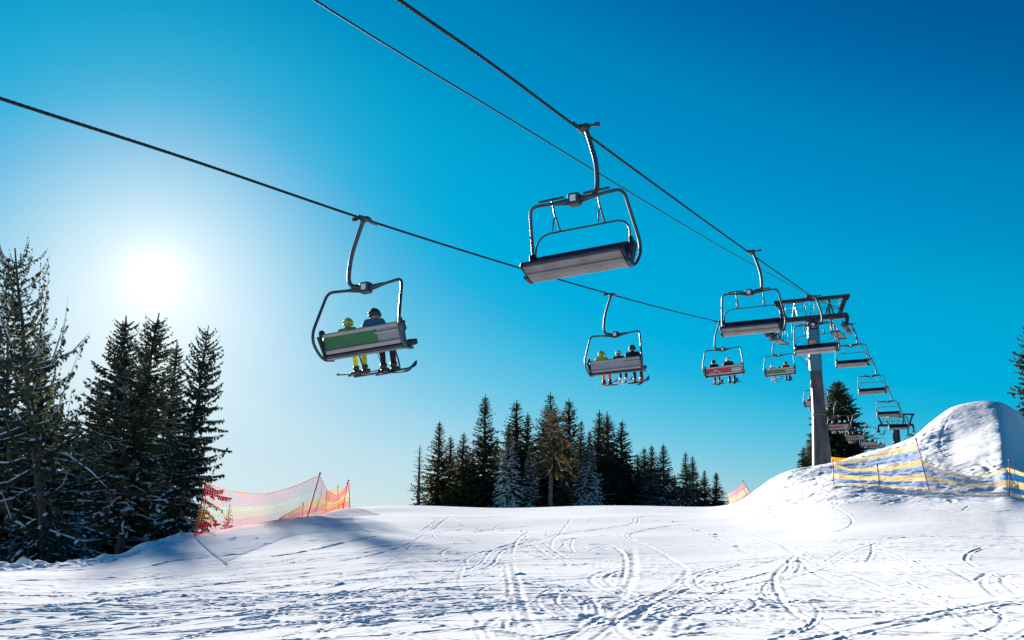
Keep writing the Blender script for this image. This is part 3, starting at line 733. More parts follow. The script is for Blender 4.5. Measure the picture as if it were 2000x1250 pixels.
for X0, X1, y0, lab in ((155, 176, 1005, 'thin snow lined dead sapling leaning by the leaning spruce foot'), (28, 34, 1000, 'thin dead sapling standing at the left frame edge')):
    r_, H_ = spruce(150 + X0, R=1.6, nb=40, nt=6, lo=.15, tw=.03, snow=(.7, .5), shape=.4, droop=.6, irr=.7, trunk_r=.012)
    plant(r_, H_, X0, y0, 70, lab, GL, xb=X1)
PROT = {}
def proto(nm, k, leaf='spruce', snow_m='tree_snow', bark='bark'):
    key = (nm, k, leaf, snow_m)
    if key in PROT: return copy_tree(PROT[key][0]), PROT[key][1]
    PROT[key] = spruce(200 + 17 * k + sum(map(ord, nm)), leaf=leaf, snow_m=snow_m, bark=bark, **kind(nm)); return PROT[key]
CENTRE = [ # X, y top, distance, kind, seed, leaf, width, label
 (822, 868, 112, 'thin', 0, 'spruce', 1.0, 'thin see-through spruce at the left end of the middle grove'),
 (860, 821, 116, 'dense', 0, 'spruce_olive', .80, 'second spruce from the left in the middle grove, pointed olive crown'),
 (879, 850, 122, 'slim', 0, 'spruce', 1.1, 'dark spruce tucked between two olive ones near the left of the middle grove'),
 (904, 843, 114, 'dense', 1, 'spruce_olive', .95, 'bushy olive spruce just left of the tall dark one in the middle grove'),
 (949, 769, 116, 'dense', 2, 'spruce', .80, 'tall dark spruce standing apart left of the frosted one'),
 (968, 852, 124, 'slim', 1, 'spruce', 1.0, 'small dark spruce peeping between the tall dark one and the frosted one'),
 (1009, 780, 122, 'slim', 2, 'spruce', 1.15, 'slim dark spruce rising behind the frosted one'),
 (1032, 804, 118, 'dense', 3, 'spruce_olive', .85, 'olive spruce between the slim dark one and the bare trunk'),
 (1072, 765, 124, 'dense', 4, 'spruce', .85, 'highest dark tip of the middle grove, behind the bare trunk'),
 (1110, 778, 122, 'dense', 5, 'spruce', .95, 'dark spruce right of the highest tip, behind the rusty crown'),
 (1172, 800, 120, 'slim', 3, 'spruce', 1.2, 'left one of two close twin dark spruce tips'),
 (1187, 803, 122, 'slim', 4, 'spruce', 1.3, 'right one of two close twin dark spruce tips'),
 (1214, 819, 116, 'dense', 6, 'spruce', 1.0, 'broad black green spruce right of the twin tips'),
 (1246, 885, 120, 'slim', 0, 'spruce', 1.3, 'short spruce in the dip right of the broad black green one'),
 (1258, 873, 117, 'slim', 2, 'spruce', 1.3, 'narrow spruce left of the pair on the right of the grove'),
 (1274, 868, 115, 'dusted', 0, 'spruce', .95, 'spruce with faint snow in the lower boughs, left of the dusted tall one'),
 (1298, 866, 112, 'dusted', 1, 'spruce', .95, 'snow dusted even cone spruce right of the middle, standing full height'),
 (1338, 881, 112, 'dusted', 2, 'spruce', .90, 'left one of the overlapping pair near the right end of the grove'),
 (1353, 890, 115, 'slim', 1, 'spruce', 1.2, 'right one of the overlapping pair near the right end of the grove'),
 (1376, 917, 112, 'dense', 1, 'spruce_olive', 1.0, 'small olive spruce second from the right end of the grove'),
 (1399, 921, 110, 'dense', 2, 'spruce', 1.1, 'small dark spruce at the right end of the grove beside the pink net'),
]
for X, yt, D, nm, k, lf, ws, lab in CENTRE:
    r_, H_ = proto(nm, k, lf); plant(r_, H_, X, yt, D, lab, GC, wscale=ws * RNG.uniform(1.65, 2.0))
r_, H_ = spruce(301, snow_m='frost', **dict(kind('dusted'), R=2.0, nb=340, nt=36, pad=1.7, snow=(3.2, -.6), tw=.042, droop=.75)); plant(r_, H_, 995, 822, 104, 'white frosted spruce with heavy drooping lower boughs in the middle grove', GC, wscale=1.0)
r_, H_ = spruce(302, snow_m='frost', **dict(kind('broad'), R=1.8, nb=240, pad=1.5, snow=(2.0, -.3), tw=.04)); plant(r_, H_, 1036, 860, 106, 'half frosted low spruce right of the white frosted one', GC, wscale=.95)
r_, H_ = spruce(303, leaf='spruce_brown', bark='pale_bark', snow_m='frost', R=2.1, nb=210, nt=24, lo=.44, up=.1, droop=.7, curl=.2, tw=.034, hang=.5, shape=.35, snow=(.12, .1), trunk_r=.022, irr=.5)
plant(r_, H_, 1083, 795, 100, 'rusty brown dying spruce with a long bare pale trunk', GC, xb=1075)
r_, H_ = spruce(304, leaf='spruce_brown', snow_m='frost', **dict(kind('broad'), R=2.1, nb=260, snow=(.15, .1))); plant(r_, H_, 1112, 850, 108, 'rusty olive bushy spruce under the crown beside the bare trunk', GC, wscale=1.15)
r_, H_ = spruce(305, leaf='spruce_olive', **dict(kind('broad'), R=2.0, nb=260, snow=(.30, .12))); plant(r_, H_, 1135, 818, 112, 'wide olive spruce left of the snow draped one', GC, wscale=1.0)
r_, H_ = spruce(306, leaf='spruce', **dict(kind('broad'), R=2.3, nb=280, nt=28, pad=1.2, snow=(.75, .35), droop=.95, tw=.042)); plant(r_, H_, 1150, 838, 103, 'snow draped spruce with boughs hanging to the right', GC, wscale=1.0)
for X, yt, D, lf, lab in ((1150, 868, 128, 'spruce', 'dark spruce deep behind the wide olive and the snow draped ones'), (1060, 850, 130, 'spruce_brown', 'rusty spruce deep behind the bare pale trunk'),
                          (1232, 900, 126, 'spruce', 'low dark spruce hiding in the dip beside the broad black green one'), (1316, 925, 120, 'spruce_olive', 'lowest olive spruce between the dusted cone and the overlapping pair'),
                          (925, 880, 127, 'spruce', 'dark spruce behind the gap left of the tall lone one'), (1285, 915, 122, 'spruce', 'low spruce right behind the dusted even cone')):
    r_, H_ = proto('broad', 1, lf); plant(r_, H_, X, yt, D, lab, GC, wscale=RNG.uniform(1.4, 1.7))
GR = 'spruces behind the first lift tower'
r_, H_ = spruce(311, **dict(kind('broad'), R=2.5, nb=460, nt=48, snow=(.0, .0), tw=.044, shape=.8, irr=.3)); plant(r_, H_, 1636, 742, 172, 'large dark spruce right behind the first lift tower', GR, wscale=1.75)
r_, H_ = proto('dense', 3, 'spruce_olive'); plant(r_, H_, 1583, 843, 168, 'low spruce left of the first lift tower', GR, wscale=1.9)
r_, H_ = proto('dense', 4); plant(r_, H_, 1608, 764, 178, 'dark spruce half hidden behind the tower pole', GR, wscale=1.0)
r_, H_ = proto('dense', 5); plant(r_, H_, 1570, 872, 165, 'smallest spruce at the left of the tower foot', GR, wscale=1.9)
r_, H_ = proto('dense', 6); plant(r_, H_, 1668, 838, 170, 'spruce at the right shoulder of the large dark one behind the chairs', GR, wscale=1.9)
r_, H_ = spruce(312, **dict(kind('broad'), R=2.1, snow=(.0, .0), irr=.5)); plant(r_, H_, 2012, 590, 62, 'dark spruce at the right frame edge behind the snow mound', None)
for X, yt, yb, D, lab in ((401, 962, 1040, 37.5, 'small dark spruce sapling seen through the orange net beside its left post'),
                          (449, 983, 1030, 39.5, 'smallest spruce sapling seen through the middle of the orange net')):
    r_, H_ = spruce(400 + X, R=2.6, nb=90, nt=14, lo=.02, tw=.07, snow=(.05, .05)); 
    top = at_r(X, yt, D); b = at_r(X, yb, D); plant(r_, H_, X, yt, D, lab, 'saplings behind the orange net', sink=.1)

#@NETS
# ------------------------------------------------------------------ safety nets
def strands(lines, r):
    """lines: list of (n,3) polylines -> verts, faces of three sided cords"""
    V, Fc, o = [], [], 0
    for P in lines:
        T = unit(np.gradient(P, axis=0)); a = unit(np.cross(T, ZUP + .01)); b = np.cross(T, a); n = len(P)
        ring = np.stack([P + r * (math.cos(q) * a + math.sin(q) * b) for q in (0.5, 2.6, 4.7)], 1).reshape(-1, 3)
        i = np.arange(n - 1)[:, None] * 3; k = np.arange(3)[None]
        Fc.append((np.stack([i + k, i + (k + 1) % 3, i + 3 + (k + 1) % 3, i + 3 + k], -1) + o).reshape(-1, 4)); V.append(ring); o += len(ring)
    return np.concatenate(V), np.concatenate(Fc)
def poly3(pts, n):
    P = np.array(pts, float); t = np.concatenate([[0], np.cumsum(np.linalg.norm(np.diff(P, axis=0), axis=1))])
    q = np.linspace(0, t[-1], n); return np.stack([pchip(t, P[:, k], q) for k in range(3)], 1)
def net(label, group, top, bot, nh, nv, bands, r, posts, cat='safety net', belly=.05, seed=0, rope=None, wave=.02):
    """bands: list of (fraction from the top, material, extra fill rows)"""
    root = empty('safety_net', tuple(bot[0])); org = np.array(bot[0], float)
    g = np.random.default_rng(seed)
    T, B = poly3(top, nh), poly3(bot, nh)
    out = unit(np.cross(T[-1] - T[0], ZUP)); s = np.linspace(0, 1, nh)
    wv = wave * np.interp(s * 18, np.arange(20), g.normal(0, 1, 20))
    G = []
    for f in np.linspace(0, 1, nv):
        p = T * (1 - f) + B * f + out * (belly * math.sin(math.pi * f) * np.sin(s * math.pi * max(1, len(top) - 1)) ** 2 + wv * math.sin(math.pi * f))[:, None]
        p[:, 2] += .35 * wv * math.sin(math.pi * f)
        G.append(p)
    G = np.array(G); V, Fc, mi, o = [], [], [], 0; mats = []
    f_at = np.linspace(0, 1, nv); prev = 0.0
    for fr, m, fill in bands:
        if MT[m] not in mats: mats.append(MT[m])
        k = mats.index(MT[m]); a, b = prev, fr
        rows = [i for i in range(nv) if a - 1e-6 <= f_at[i] < b - 1e-6 or (b >= 1 and i == nv - 1)]
        if not rows: prev = fr; continue
        lines = [G[i] for i in rows]
        for e in range(fill):
            for i in rows:
                if i + 1 < nv: u_ = (e + 1) / (fill + 1); lines.append(G[i] * (1 - u_) + G[i+1] * u_)
        hi = min(nv - 1, rows[-1] + 1)
        lines += [G[rows[0]:hi + 1, j] for j in range(nh)] if hi > rows[0] else []
        v, f = strands(lines, r); V.append(v); Fc.append(f + o); mi.append(np.full(len(f), k)); o += len(v); prev = fr
    np_mesh('netting', np.concatenate(V) - org, [np.concatenate(Fc)], mats, np.concatenate(mi), smooth=False, parent=root)
    if rope:
        v, f = strands([G[0] + ZUP * .012], r * 2.2); np_mesh('edge_rope', v - org, [f], [MT[rope]], parent=root)
    for a, b, m, rr in posts:
        a, b = np.array(a, float), np.array(b, float); ax = unit(b - a)
        q = MB().tube([a - ax * .25 - org, b + ax * .06 - org], rr, 7).tube([b + ax * .05 - org, b + ax * .13 - org], rr * 1.6, 7, 1)
        q.build('post', [MT[m], MT['post_dark']], root)
    tag(root, label, cat, group)
    return root
def gp(X, Y, lift=0.0): p = hit(X, Y); return p + ZUP * lift
def above(foot, X, Y):                         # post tip: on the sight line at the foot's distance
    return at_r(X, Y, math.hypot(foot[0], foot[1]))

p1, p2 = at_r(380, 1053, 32.0), at_r(600, 1014, 37.5)
p1[2] = hgt(p1[0], p1[1]); p2[2] = hgt(p2[0], p2[1])
p3, p4 = at_r(669, 1001, 45.0), at_r(683, 998, 46.5); p3[2] = hgt(p3[0], p3[1]); p4[2] = hgt(p4[0], p4[1])
t1, t2, t3, t4 = above(p1, 401, 944), above(p2, 624, 929), above(p3, 678, 947), above(p4, 681, 942)
def sagmid(a, b, f, drop): return a * (1 - f) + b * f - ZUP * drop
def groundline(a, b, n, lift=.04):
    out = []
    for f in np.linspace(0, 1, n):
        q = a * (1 - f) + b * f; out.append((q[0], q[1], hgt(q[0], q[1]) + lift))
    return out
top1 = [t1, sagmid(t1, t2, .22, .36), sagmid(t1, t2, .45, .52), sagmid(t1, t2, .7, .40), t2]
bands_o = [(.36, 'net_pink', 0), (.55, 'net_pale', 0), (.75, 'net_yellow', 0), (1.0, 'net_red', 0)]
net('orange safety net sagging between red posts on the left of the slope', 'safety nets', top1, groundline(p1, p2, 12), 58, 21, bands_o, .0058,
    [(p1, t1, 'post_red', .022), (p2, t2, 'post_red', .022)], rope='net_yellow', seed=1)
top2 = [t2, sagmid(t2, t3, .35, .55), sagmid(t2, t3, .6, .62), sagmid(t2, t3, .85, .30), t3, t4]
net('orange net stretch sagging towards the crest, right of the tallest red post', 'safety nets', top2, groundline(p2, p3, 8) + [tuple(p4)], 62, 21, bands_o, .0058,
    [(p3, t3, 'post_dark', .022), (p4, t4, 'post_dark', .02)], rope='net_yellow', seed=2)
q = [at_r(X, Y, d) for X, Y, d in ((543, 1019, 50), (590, 1012, 52), (637, 1004, 54), (662, 1000, 56), (676, 999, 57))]
u = [at_r(X, Y, d) for X, Y, d in ((545, 1012, 50), (592, 986, 52), (620, 975, 53), (638, 964, 54), (660, 953, 56), (674, 962, 57))]
for p in q: p[2] = hgt(p[0], p[1])
net('yellow and orange net farther back, its top showing through the front net', 'safety nets', u, q, 60, 18,
    [(.3, 'net_yellow', 1), (.55, 'net_orange', 1), (.8, 'net_yellow', 0), (1., 'net_red', 0)], .007,
    [(q[1], u[1], 'post_dark', .018), (q[2], u[3], 'post_dark', .018), (q[3], u[4], 'post_dark', .018)], seed=3)
q = [at_r(1427, 990, 54), at_r(1470, 990, 50)]
for p in q: p[2] = hgt(p[0], p[1])
u = [at_r(1419, 967, 54), at_r(1438, 957, 52), at_r(1453, 943, 50)]
net('small pink net leaning at the foot of the snow bank', 'safety nets', u, q, 34, 18, [(.3, 'net_pink', 1), (.75, 'net_pale', 0), (1., 'net_orange', 1)], .007,
    [(q[1], u[2], 'post_red', .02), (q[0], u[0], 'post_red', .02)], seed=4)
# blue and yellow nets on the right
f1, f2, f3, f4, f5 = gp(1629, 950), gp(1717, 951), gp(1814, 955), gp(1971, 969), gp(2060, 978)
h1, h2, h3, h4, h5 = above(f1, 1627, 904), above(f2, 1714, 914), above(f3, 1790, 862), above(f4, 1972, 906), above(f5, 2050, 935)
m3 = above(f3, 1801, 899)
BY = [(.16, 'net_sand', 2), (.44, 'net_blue', 0), (.70, 'net_sand', 2), (.92, 'net_blue', 0), (1.0, 'net_sand', 2)]
net('yellow and blue net sagging before the snow bank, left of the tall tilted post', 'safety nets',
    [h1 * .97 + f1 * .03, above(f1*.5+f2*.5, 1670, 916), above(f2, 1714, 915), above(f2*.5+f3*.5, 1765, 908), m3], groundline(f1, f2, 6, .03)[:-1] + groundline(f2, f3, 6, .03), 92, 19, BY, .0042,
    [(f1, h1, 'post_red', .016), (f2, h2, 'post_dark', .018), (f3, h3, 'post_red', .017)], seed=5)
net('yellow and blue net from the tall tilted post towards the right frame edge', 'safety nets',
    [m3, above(f3*.6+f4*.4, 1855, 922), above(f3*.4+f4*.6, 1913, 930), above(f4, 1968, 914), above(f5, 2020, 930), h5], groundline(f3, f4, 8, .03)[:-1] + groundline(f4, f5, 6, .03), 112, 19, BY, .0042,
    [(f4, h4, 'post_red', .016), (f5, h5, 'post_red', .016)], seed=6)
g1, g2 = gp(1640, 925), gp(1806, 925)
e1, e2 = at_r(1632, 902, 41), at_r(1791, 866, 36.5)
gb = [at_r(1636, 925, 40.5), at_r(1700, 918, 39.5), at_r(1760, 912, 38), at_r(1803, 905, 36.5)]
for p in gb: p[2] = max(p[2], hgt(p[0], p[1]) + .02)
net('pale yellow and blue net running up the bank behind the sagging one', 'safety nets',
    [e1, at_r(1669, 897, 40.5), at_r(1739, 879, 39), e2], gb, 80, 16, [(.3, 'net_sand', 1), (.8, 'net_blue', 0), (1., 'net_sand', 0)], .0055,
    [(gb[0], e1, 'post_red', .014)], seed=7)
y0, y1 = at_r(1625, 905, 58), at_r(1668, 899, 60); 
for p in (y0, y1): p[2] = hgt(p[0], p[1])
net('yellow net wrapped at the foot of the first lift tower', 'safety nets', [at_r(1624, 893, 58), at_r(1645, 895, 59), at_r(1668, 894, 60)], [y0, y1], 30, 14,
    [(1., 'net_yellow', 2)], .012, [(y1, at_r(1668, 893, 60), 'post_dark', .02)], seed=8)

#@LIFT
# ------------------------------------------------------------------ ropes
ZU = [(-8, 3.9), (7.4, 5.49), (10.6, 5.86), (16.2, 6.43), (32.4, 8.42), (51.0, 11.05), (67.0, 13.66), (87, 13.55), (104, 12.95), (122, 13.28), (139, 13.9), (158, 15.0), (176, 16.3)]
ZR = [(-8, 4.7), (9.4, 6.85), (12.1, 7.22), (16.0, 7.66), (32.7, 9.64), (49.1, 11.70), (65.0, 13.80), (82.7, 13.89), (100.9, 13.91), (117.7, 14.15), (149.1, 14.64), (157, 14.85), (176, 16.2)]
LATU, LATR, LATM = -11.69, -6.48, -9.085
def zu(s): return float(pchip(*np.array(ZU).T, np.array([s]))[0])
def zr(s): return float(pchip(*np.array(ZR).T, np.array([s]))[0])
def rope_mesh(name, lat, fz, r, s0, s1, twist_to, label):
    V, Fc, o = [], [], 0
    for a, b, step, tw in ((s0, twist_to, .035, True), (twist_to, s1, 1.0, False)):
        ss = np.arange(a, b + step, step); P = np.stack([lift_pt(lat, s, 0) for s in ss]); P[:, 2] = fz(ss)
        T = unit(np.gradient(P, axis=0)); u_ = unit(np.cross(T, ZUP)); w_ = np.cross(u_, T); n = 18 if tw else 8
        ang_ = np.arange(n) * 2 * math.pi / n
        if tw: rad_ = r * (.86 + .20 * np.abs(np.cos(3 * ang_))); ph = ss[:, None] / (r * 12.) * math.pi * 2 / 2 + ang_[None]
        else: rad_ = np.full(n, r * .95); ph = ang_[None] + 0 * ss[:, None]
        R_ = P[:, None] + rad_[None, :, None] * (np.cos(ph)[..., None] * u_[:, None] + np.sin(ph)[..., None] * w_[:, None])
        i = np.arange(len(ss) - 1)[:, None] * n; k = np.arange(n)[None]
        Fc.append((np.stack([i + k, i + (k + 1) % n, i + n + (k + 1) % n, i + n + k], -1) + o).reshape(-1, 4)); V.append(R_.reshape(-1, 3)); o += len(ss) * n
    ob = np_mesh(name, np.concatenate(V), [np.concatenate(Fc)], [MT['rope']], smooth=False)
    return tag(ob, label, 'cable')
pu, pr_ = np.array(ZU).T, np.array(ZR).T
rope_mesh('haul_rope', LATU, lambda s: pchip(pu[0], pu[1], s), .026, -8, 176, 45, 'twisted steel rope carrying the occupied chairs on the left side')
rope_mesh('haul_rope', LATR, lambda s: pchip(pr_[0], pr_[1], s), .026, -8, 176, 45, 'twisted steel rope carrying the empty chairs on the right side')
CC = np.array([(-8, 6.4), (10.7, 8.23), (18.1, 9.2), (38.7, 11.95), (67.0, 16.1)]).T
cb = MB(); ss = np.linspace(-8, 67, 90); cz_ = pchip(CC[0], CC[1], ss)
cb.tube([lift_pt(LATM, s, z) for s, z in zip(ss, cz_)], .020, 6)
ss = np.linspace(67, 158, 40); zz = 16.1 + (17.3 - 16.1) * (ss - 67) / 91 - 1.7 * np.sin((ss - 67) / 91 * math.pi)
cb.tube([lift_pt(LATM, s, z) for s, z in zip(ss, zz)], .014, 6)
tag(cb.build('communication_cable', MT['rope']), 'thin cable running to the middle of the tower top beams', 'cable')

# ------------------------------------------------------------------ chairs: origin at the rope, +y uphill/forward, x sideways
BOX = np.array([0, .14, -1.54])
def make_chair(bar_up):
    root = empty('lift_chair')
    h = MB(); h.tube(fillet([(-.10, 0, .03), (-.17, 0, -.10), (-.40, .03, -.80), (-.45, .06, -1.36), (-.36, .10, -1.50), (-.12, .14, -1.53)], .22, 7), .048, 10)
    h.tube([(-.36, .10, -1.492), (-.10, .14, -1.535)], [.052, .07], 8); h.build('hanger_arm', MT['steel'], root)
    g = MB(); g.tube([(0, -.34, 0), (0, -.16, .004), (0, .16, .004), (0, .34, 0)], [.028, .045, .045, .028], 8)
    g.box((-.06, 0, .035), (.20, .16, .09), bev=.02); g.box((-.14, 0, .03), (.12, .12, .14), bev=.02)
    g.tube([(-.16, 0, .05), (-.36, 0, .055)], .026, 7); g.tube([(-.33, 0, .055), (-.42, 0, .057)], .045, 8)
    g.build('rope_grip', MT['dsteel'], root)
    b = MB(); b.box(BOX, (.24, .20, .24), bev=.02); bo = b.build('hanger_block', MT['steel'], root)
    for k in (-1, 1): MB().box(BOX + (0, .102 * k, .01), (.12, .006, .13)).build('number_sticker', MT['sticker'], bo)
    for k in (-1, 1):
        f = MB()
        f.tube(fillet([(.10*k, .14, -1.56), (.70*k, .12, -1.51), (1.0*k, .08, -1.50), (1.14*k, -.30, -2.50), (1.13*k, -.27, -2.78), (1.07*k, .0, -3.08), (1.05*k, .36, -3.02)], .20, 8), .034, 9)
        f.tube([(.11*k, .14, -1.56), (.52*k, .125, -1.525)], [.075, .034], 8)
        f.beam((1.10*k, -.12, -2.55), (1.05*k, .10, -3.03), .03, .12)
        f.build('side_frame', MT['steel'], root)
    W_ = 1.0
    st = MB(); st.extr([(.08, -2.985), (.54, -2.83), (.57, -2.81), (.55, -2.775), (.34, -2.82), (.10, -2.905)], -W_, W_); seat = st.build('seat', MT['navy'], root)
    pn = MB(); pn.extr([(.02, -3.06), (.10, -3.075), (.28, -3.035), (.30, -3.015), (.46, -2.945), (.56, -2.885), (.54, -2.833), (.06, -2.99)], -W_, W_)
    for y_ in (.19, .38): pn.extr([(y_, -3.09 + .22 * y_), (y_ + .025, -3.085 + .22 * y_), (y_ + .025, -2.97), (y_, -2.98)], -W_ + .01, W_ - .01)
    pn.build('seat_pan', MT['pan'], seat)
    for k in (-1, 1):
        ec = MB().beam((k * (W_ + .025), .02, -3.03), (k * (W_ + .025), .59, -2.825), .05, .13, bev=.02); ec.tube([(k*(W_ + .05), .02, -2.92), (k*(W_+.05), .02, -2.48)], .035, 8)
        ec.build('end_cap', MT['black'], seat)
    # backrest leaning back
    a = np.array([0, .06, -2.93]); t_ = np.array([0, -.10, -2.53]); d_ = unit(t_ - a); n_ = np.array([0, d_[2], -d_[1]]); 
    Rb = np.array([[1, 0, 0], n_, d_]).T; mid = (a + t_) / 2; LB = np.linalg.norm(t_ - a)
    bk = MB(); bk.box(mid + n_ * .035, (2 * W_, .06, LB * .96), Rb, bev=.02); back = bk.build('backrest', MT['navy'], root)
    bp = MB(); bp.box(mid - n_ * .012, (2 * W_, .02, LB * .80), Rb); bp.build('back_panel', MT['grey_panel'], back)
    ad = MB(); ad.box(mid - n_ * .026 + np.array([-.29, 0, 0]), (1.40, .006, LB * .70), Rb); ad.build('advert_panel', MT['grey_panel'], back)
    MB().box(t_ - n_ * .02 - d_ * .02, (2 * W_, .085, .085), Rb, bev=.02).build('rail', MT['alu'], back)
    MB().box(a - n_ * .025 + d_ * .035, (2 * W_, .085, .10), Rb, bev=.02).build('rail', MT['alu'], back)
    MB().box(mid - n_ * .04 + d_ * .07 + np.array([.68, 0, 0]), (.60, .035, .05), Rb, bev=.01).build('rail', MT['alu'], back)
    # restraint bar
    pv = np.array([0, -.09, -2.50]); an = rad(116) if bar_up else 0.0; lf = .70 if bar_up else .88
    def rb(x, y, z): return (x, pv[1] + y * math.cos(an) - z * math.sin(an), pv[2] + y * math.sin(an) + z * math.cos(an))
    r_ = MB()
    r_.tube(fillet([rb(-1.0, 0, 0), rb(-1.0, .30, -.06), rb(-.84, .50, -.10), rb(.84, .50, -.10), rb(1.0, .30, -.06), rb(1.0, 0, 0)], .16, 6), .020, 8)
    bar = r_.build('safety_bar', MT['steel'], root)
    for k in (-1, 1):
        q = MB(); q.tube(fillet([rb(.48*k, .50, -.10), rb(.48*k, .66, -.50), rb(.48*k, .78, -.20 - lf * .55), rb(.48*k, .82, .01 - lf)], .1, 5), .019, 8)
        q.tube([rb(.48*k - .27, .82, -lf), rb(.48*k + .27, .82, -lf)], .026, 8)
        q.tube(fillet([rb(.48*k, .62, -.40), rb(.48*k, .50, -.46), rb(.48*k, .22, -.42)], .05, 4), .015, 7); q.build('footrest', MT['dsteel'], bar)
        MB().disc((k * 1.03, -.10, -2.50), (1, 0, 0), .085, .05, 14).build('bar_pivot', MT['black'], root)
    return root
UP, DN = make_chair(False), make_chair(True)
def tilt_m(deg): return Matrix.Translation(Vector(BOX)) @ Matrix.Rotation(rad(deg), 4, 'Y') @ Matrix.Translation(-Vector(BOX))
def tilt(c, deg):
    for ch in c.children:
        if not ch.name.startswith(('hanger_arm', 'rope_grip')): ch.matrix_local = tilt_m(deg)
    TILT[c.name] = tilt_m(deg)
TILT = {}
GO, GE = 'occupied chairs going uphill', 'empty chairs coming downhill'
UPC = [(16.2, 'green', 'occupied chair with a green back panel, nearest on the left rope'), (32.6, 'grey', 'chair with a plain pale grey back carrying three riders'),
       (50.6, 'red', 'chair with a red back panel carrying two dark riders'), (68.6, 'green', 'chair with a green back panel hanging below the first tower sheaves'),
       (87.5, 'grey', 'grey backed chair half hidden by the tower pole'), (104, 'red', 'red backed chair in front of the large dark spruce'),
       (121, 'green', 'small distant chair with a green back in front of the spruce edge'), (138.5, 'grey', 'distant grey backed chair second from the end of the left rope'),
       (153.5, 'red', 'most distant red backed chair on the left rope')]
DNC = [(16.0, 'large empty chair in the middle of the sky, nearest on the right rope'), (32.7, 'empty chair overlapping the left end of the tower top beam'),
       (49.1, 'empty chair hanging in front of the tower pole'), (67.3, 'empty chair just right of the tower pole'),
       (82.7, 'empty chair below and right of the tower, third before the far tower'), (100.9, 'empty chair second before the far tower'),
       (117.7, 'empty chair overlapping the top of the far tower'), (149.1, 'farthest empty chair, just above the snow bank')]
chairs = []
for i, (s, pm, lab) in enumerate(UPC):
    c = UP if i == 0 else copy_tree(UP)
    c.location = lift_pt(LATU, s, zu(s)); c.rotation_euler = (0, rad((1.8, 0, .8, 0, 0, 0, 0, 0, 0)[i]), -TH); tag(c, lab, 'lift chair', GO)
    swap_mat(find(c, 'advert_panel'), 0, MT[pm + '_panel']); chairs.append(c); tilt(c, (-6.6, -3.2, -5.2, -3.8, -2.4, -2, -1.5, -1.5, -1.5)[i])
for i, (s, lab) in enumerate(DNC):
    c = DN if i == 0 else copy_tree(DN)
    c.location = lift_pt(LATR, s, zr(s)); c.rotation_euler = (0, rad((-1.5, -1, -1, 0, 0, 0, 0, 0)[i]), math.pi - TH); tag(c, lab, 'lift chair', GE); tilt(c, (5.6, 2.8, 4.0, 2.0, 2.4, 1.6, 1.4, 1.4)[i])
# pale pictogram strokes on the red back, lettering too small to read
ch = chairs[2]; bk_ = find(ch, 'backrest')
a = np.array([0, .06, -2.93]); t_ = np.array([0, -.10, -2.53]); d_ = unit(t_ - a); n_ = np.array([0, d_[2], -d_[1]]); mid = (a + t_) / 2 - n_ * .034
pr = MB()
def onb(x, v): return mid + np.array([x, 0, 0]) + d_ * v
pr.tube([onb(-.55, -.02), onb(-.47, .05), onb(-.40, .02), onb(-.33, -.06), onb(-.22, -.11)], .016, 5); pr.tube([onb(-.85, -.10), onb(-.75, -.07), onb(-.62, -.09), onb(-.52, -.07)], .010, 5)
for i in range(7):
    x = .48 + i * .068; pr.box(onb(x, -.07 + .0), (.040, .006, .055 if i % 3 else .075), np.array([[1, 0, 0], n_, d_]).T)
pr.build('printed_mark', MT['white_print'], bk_)

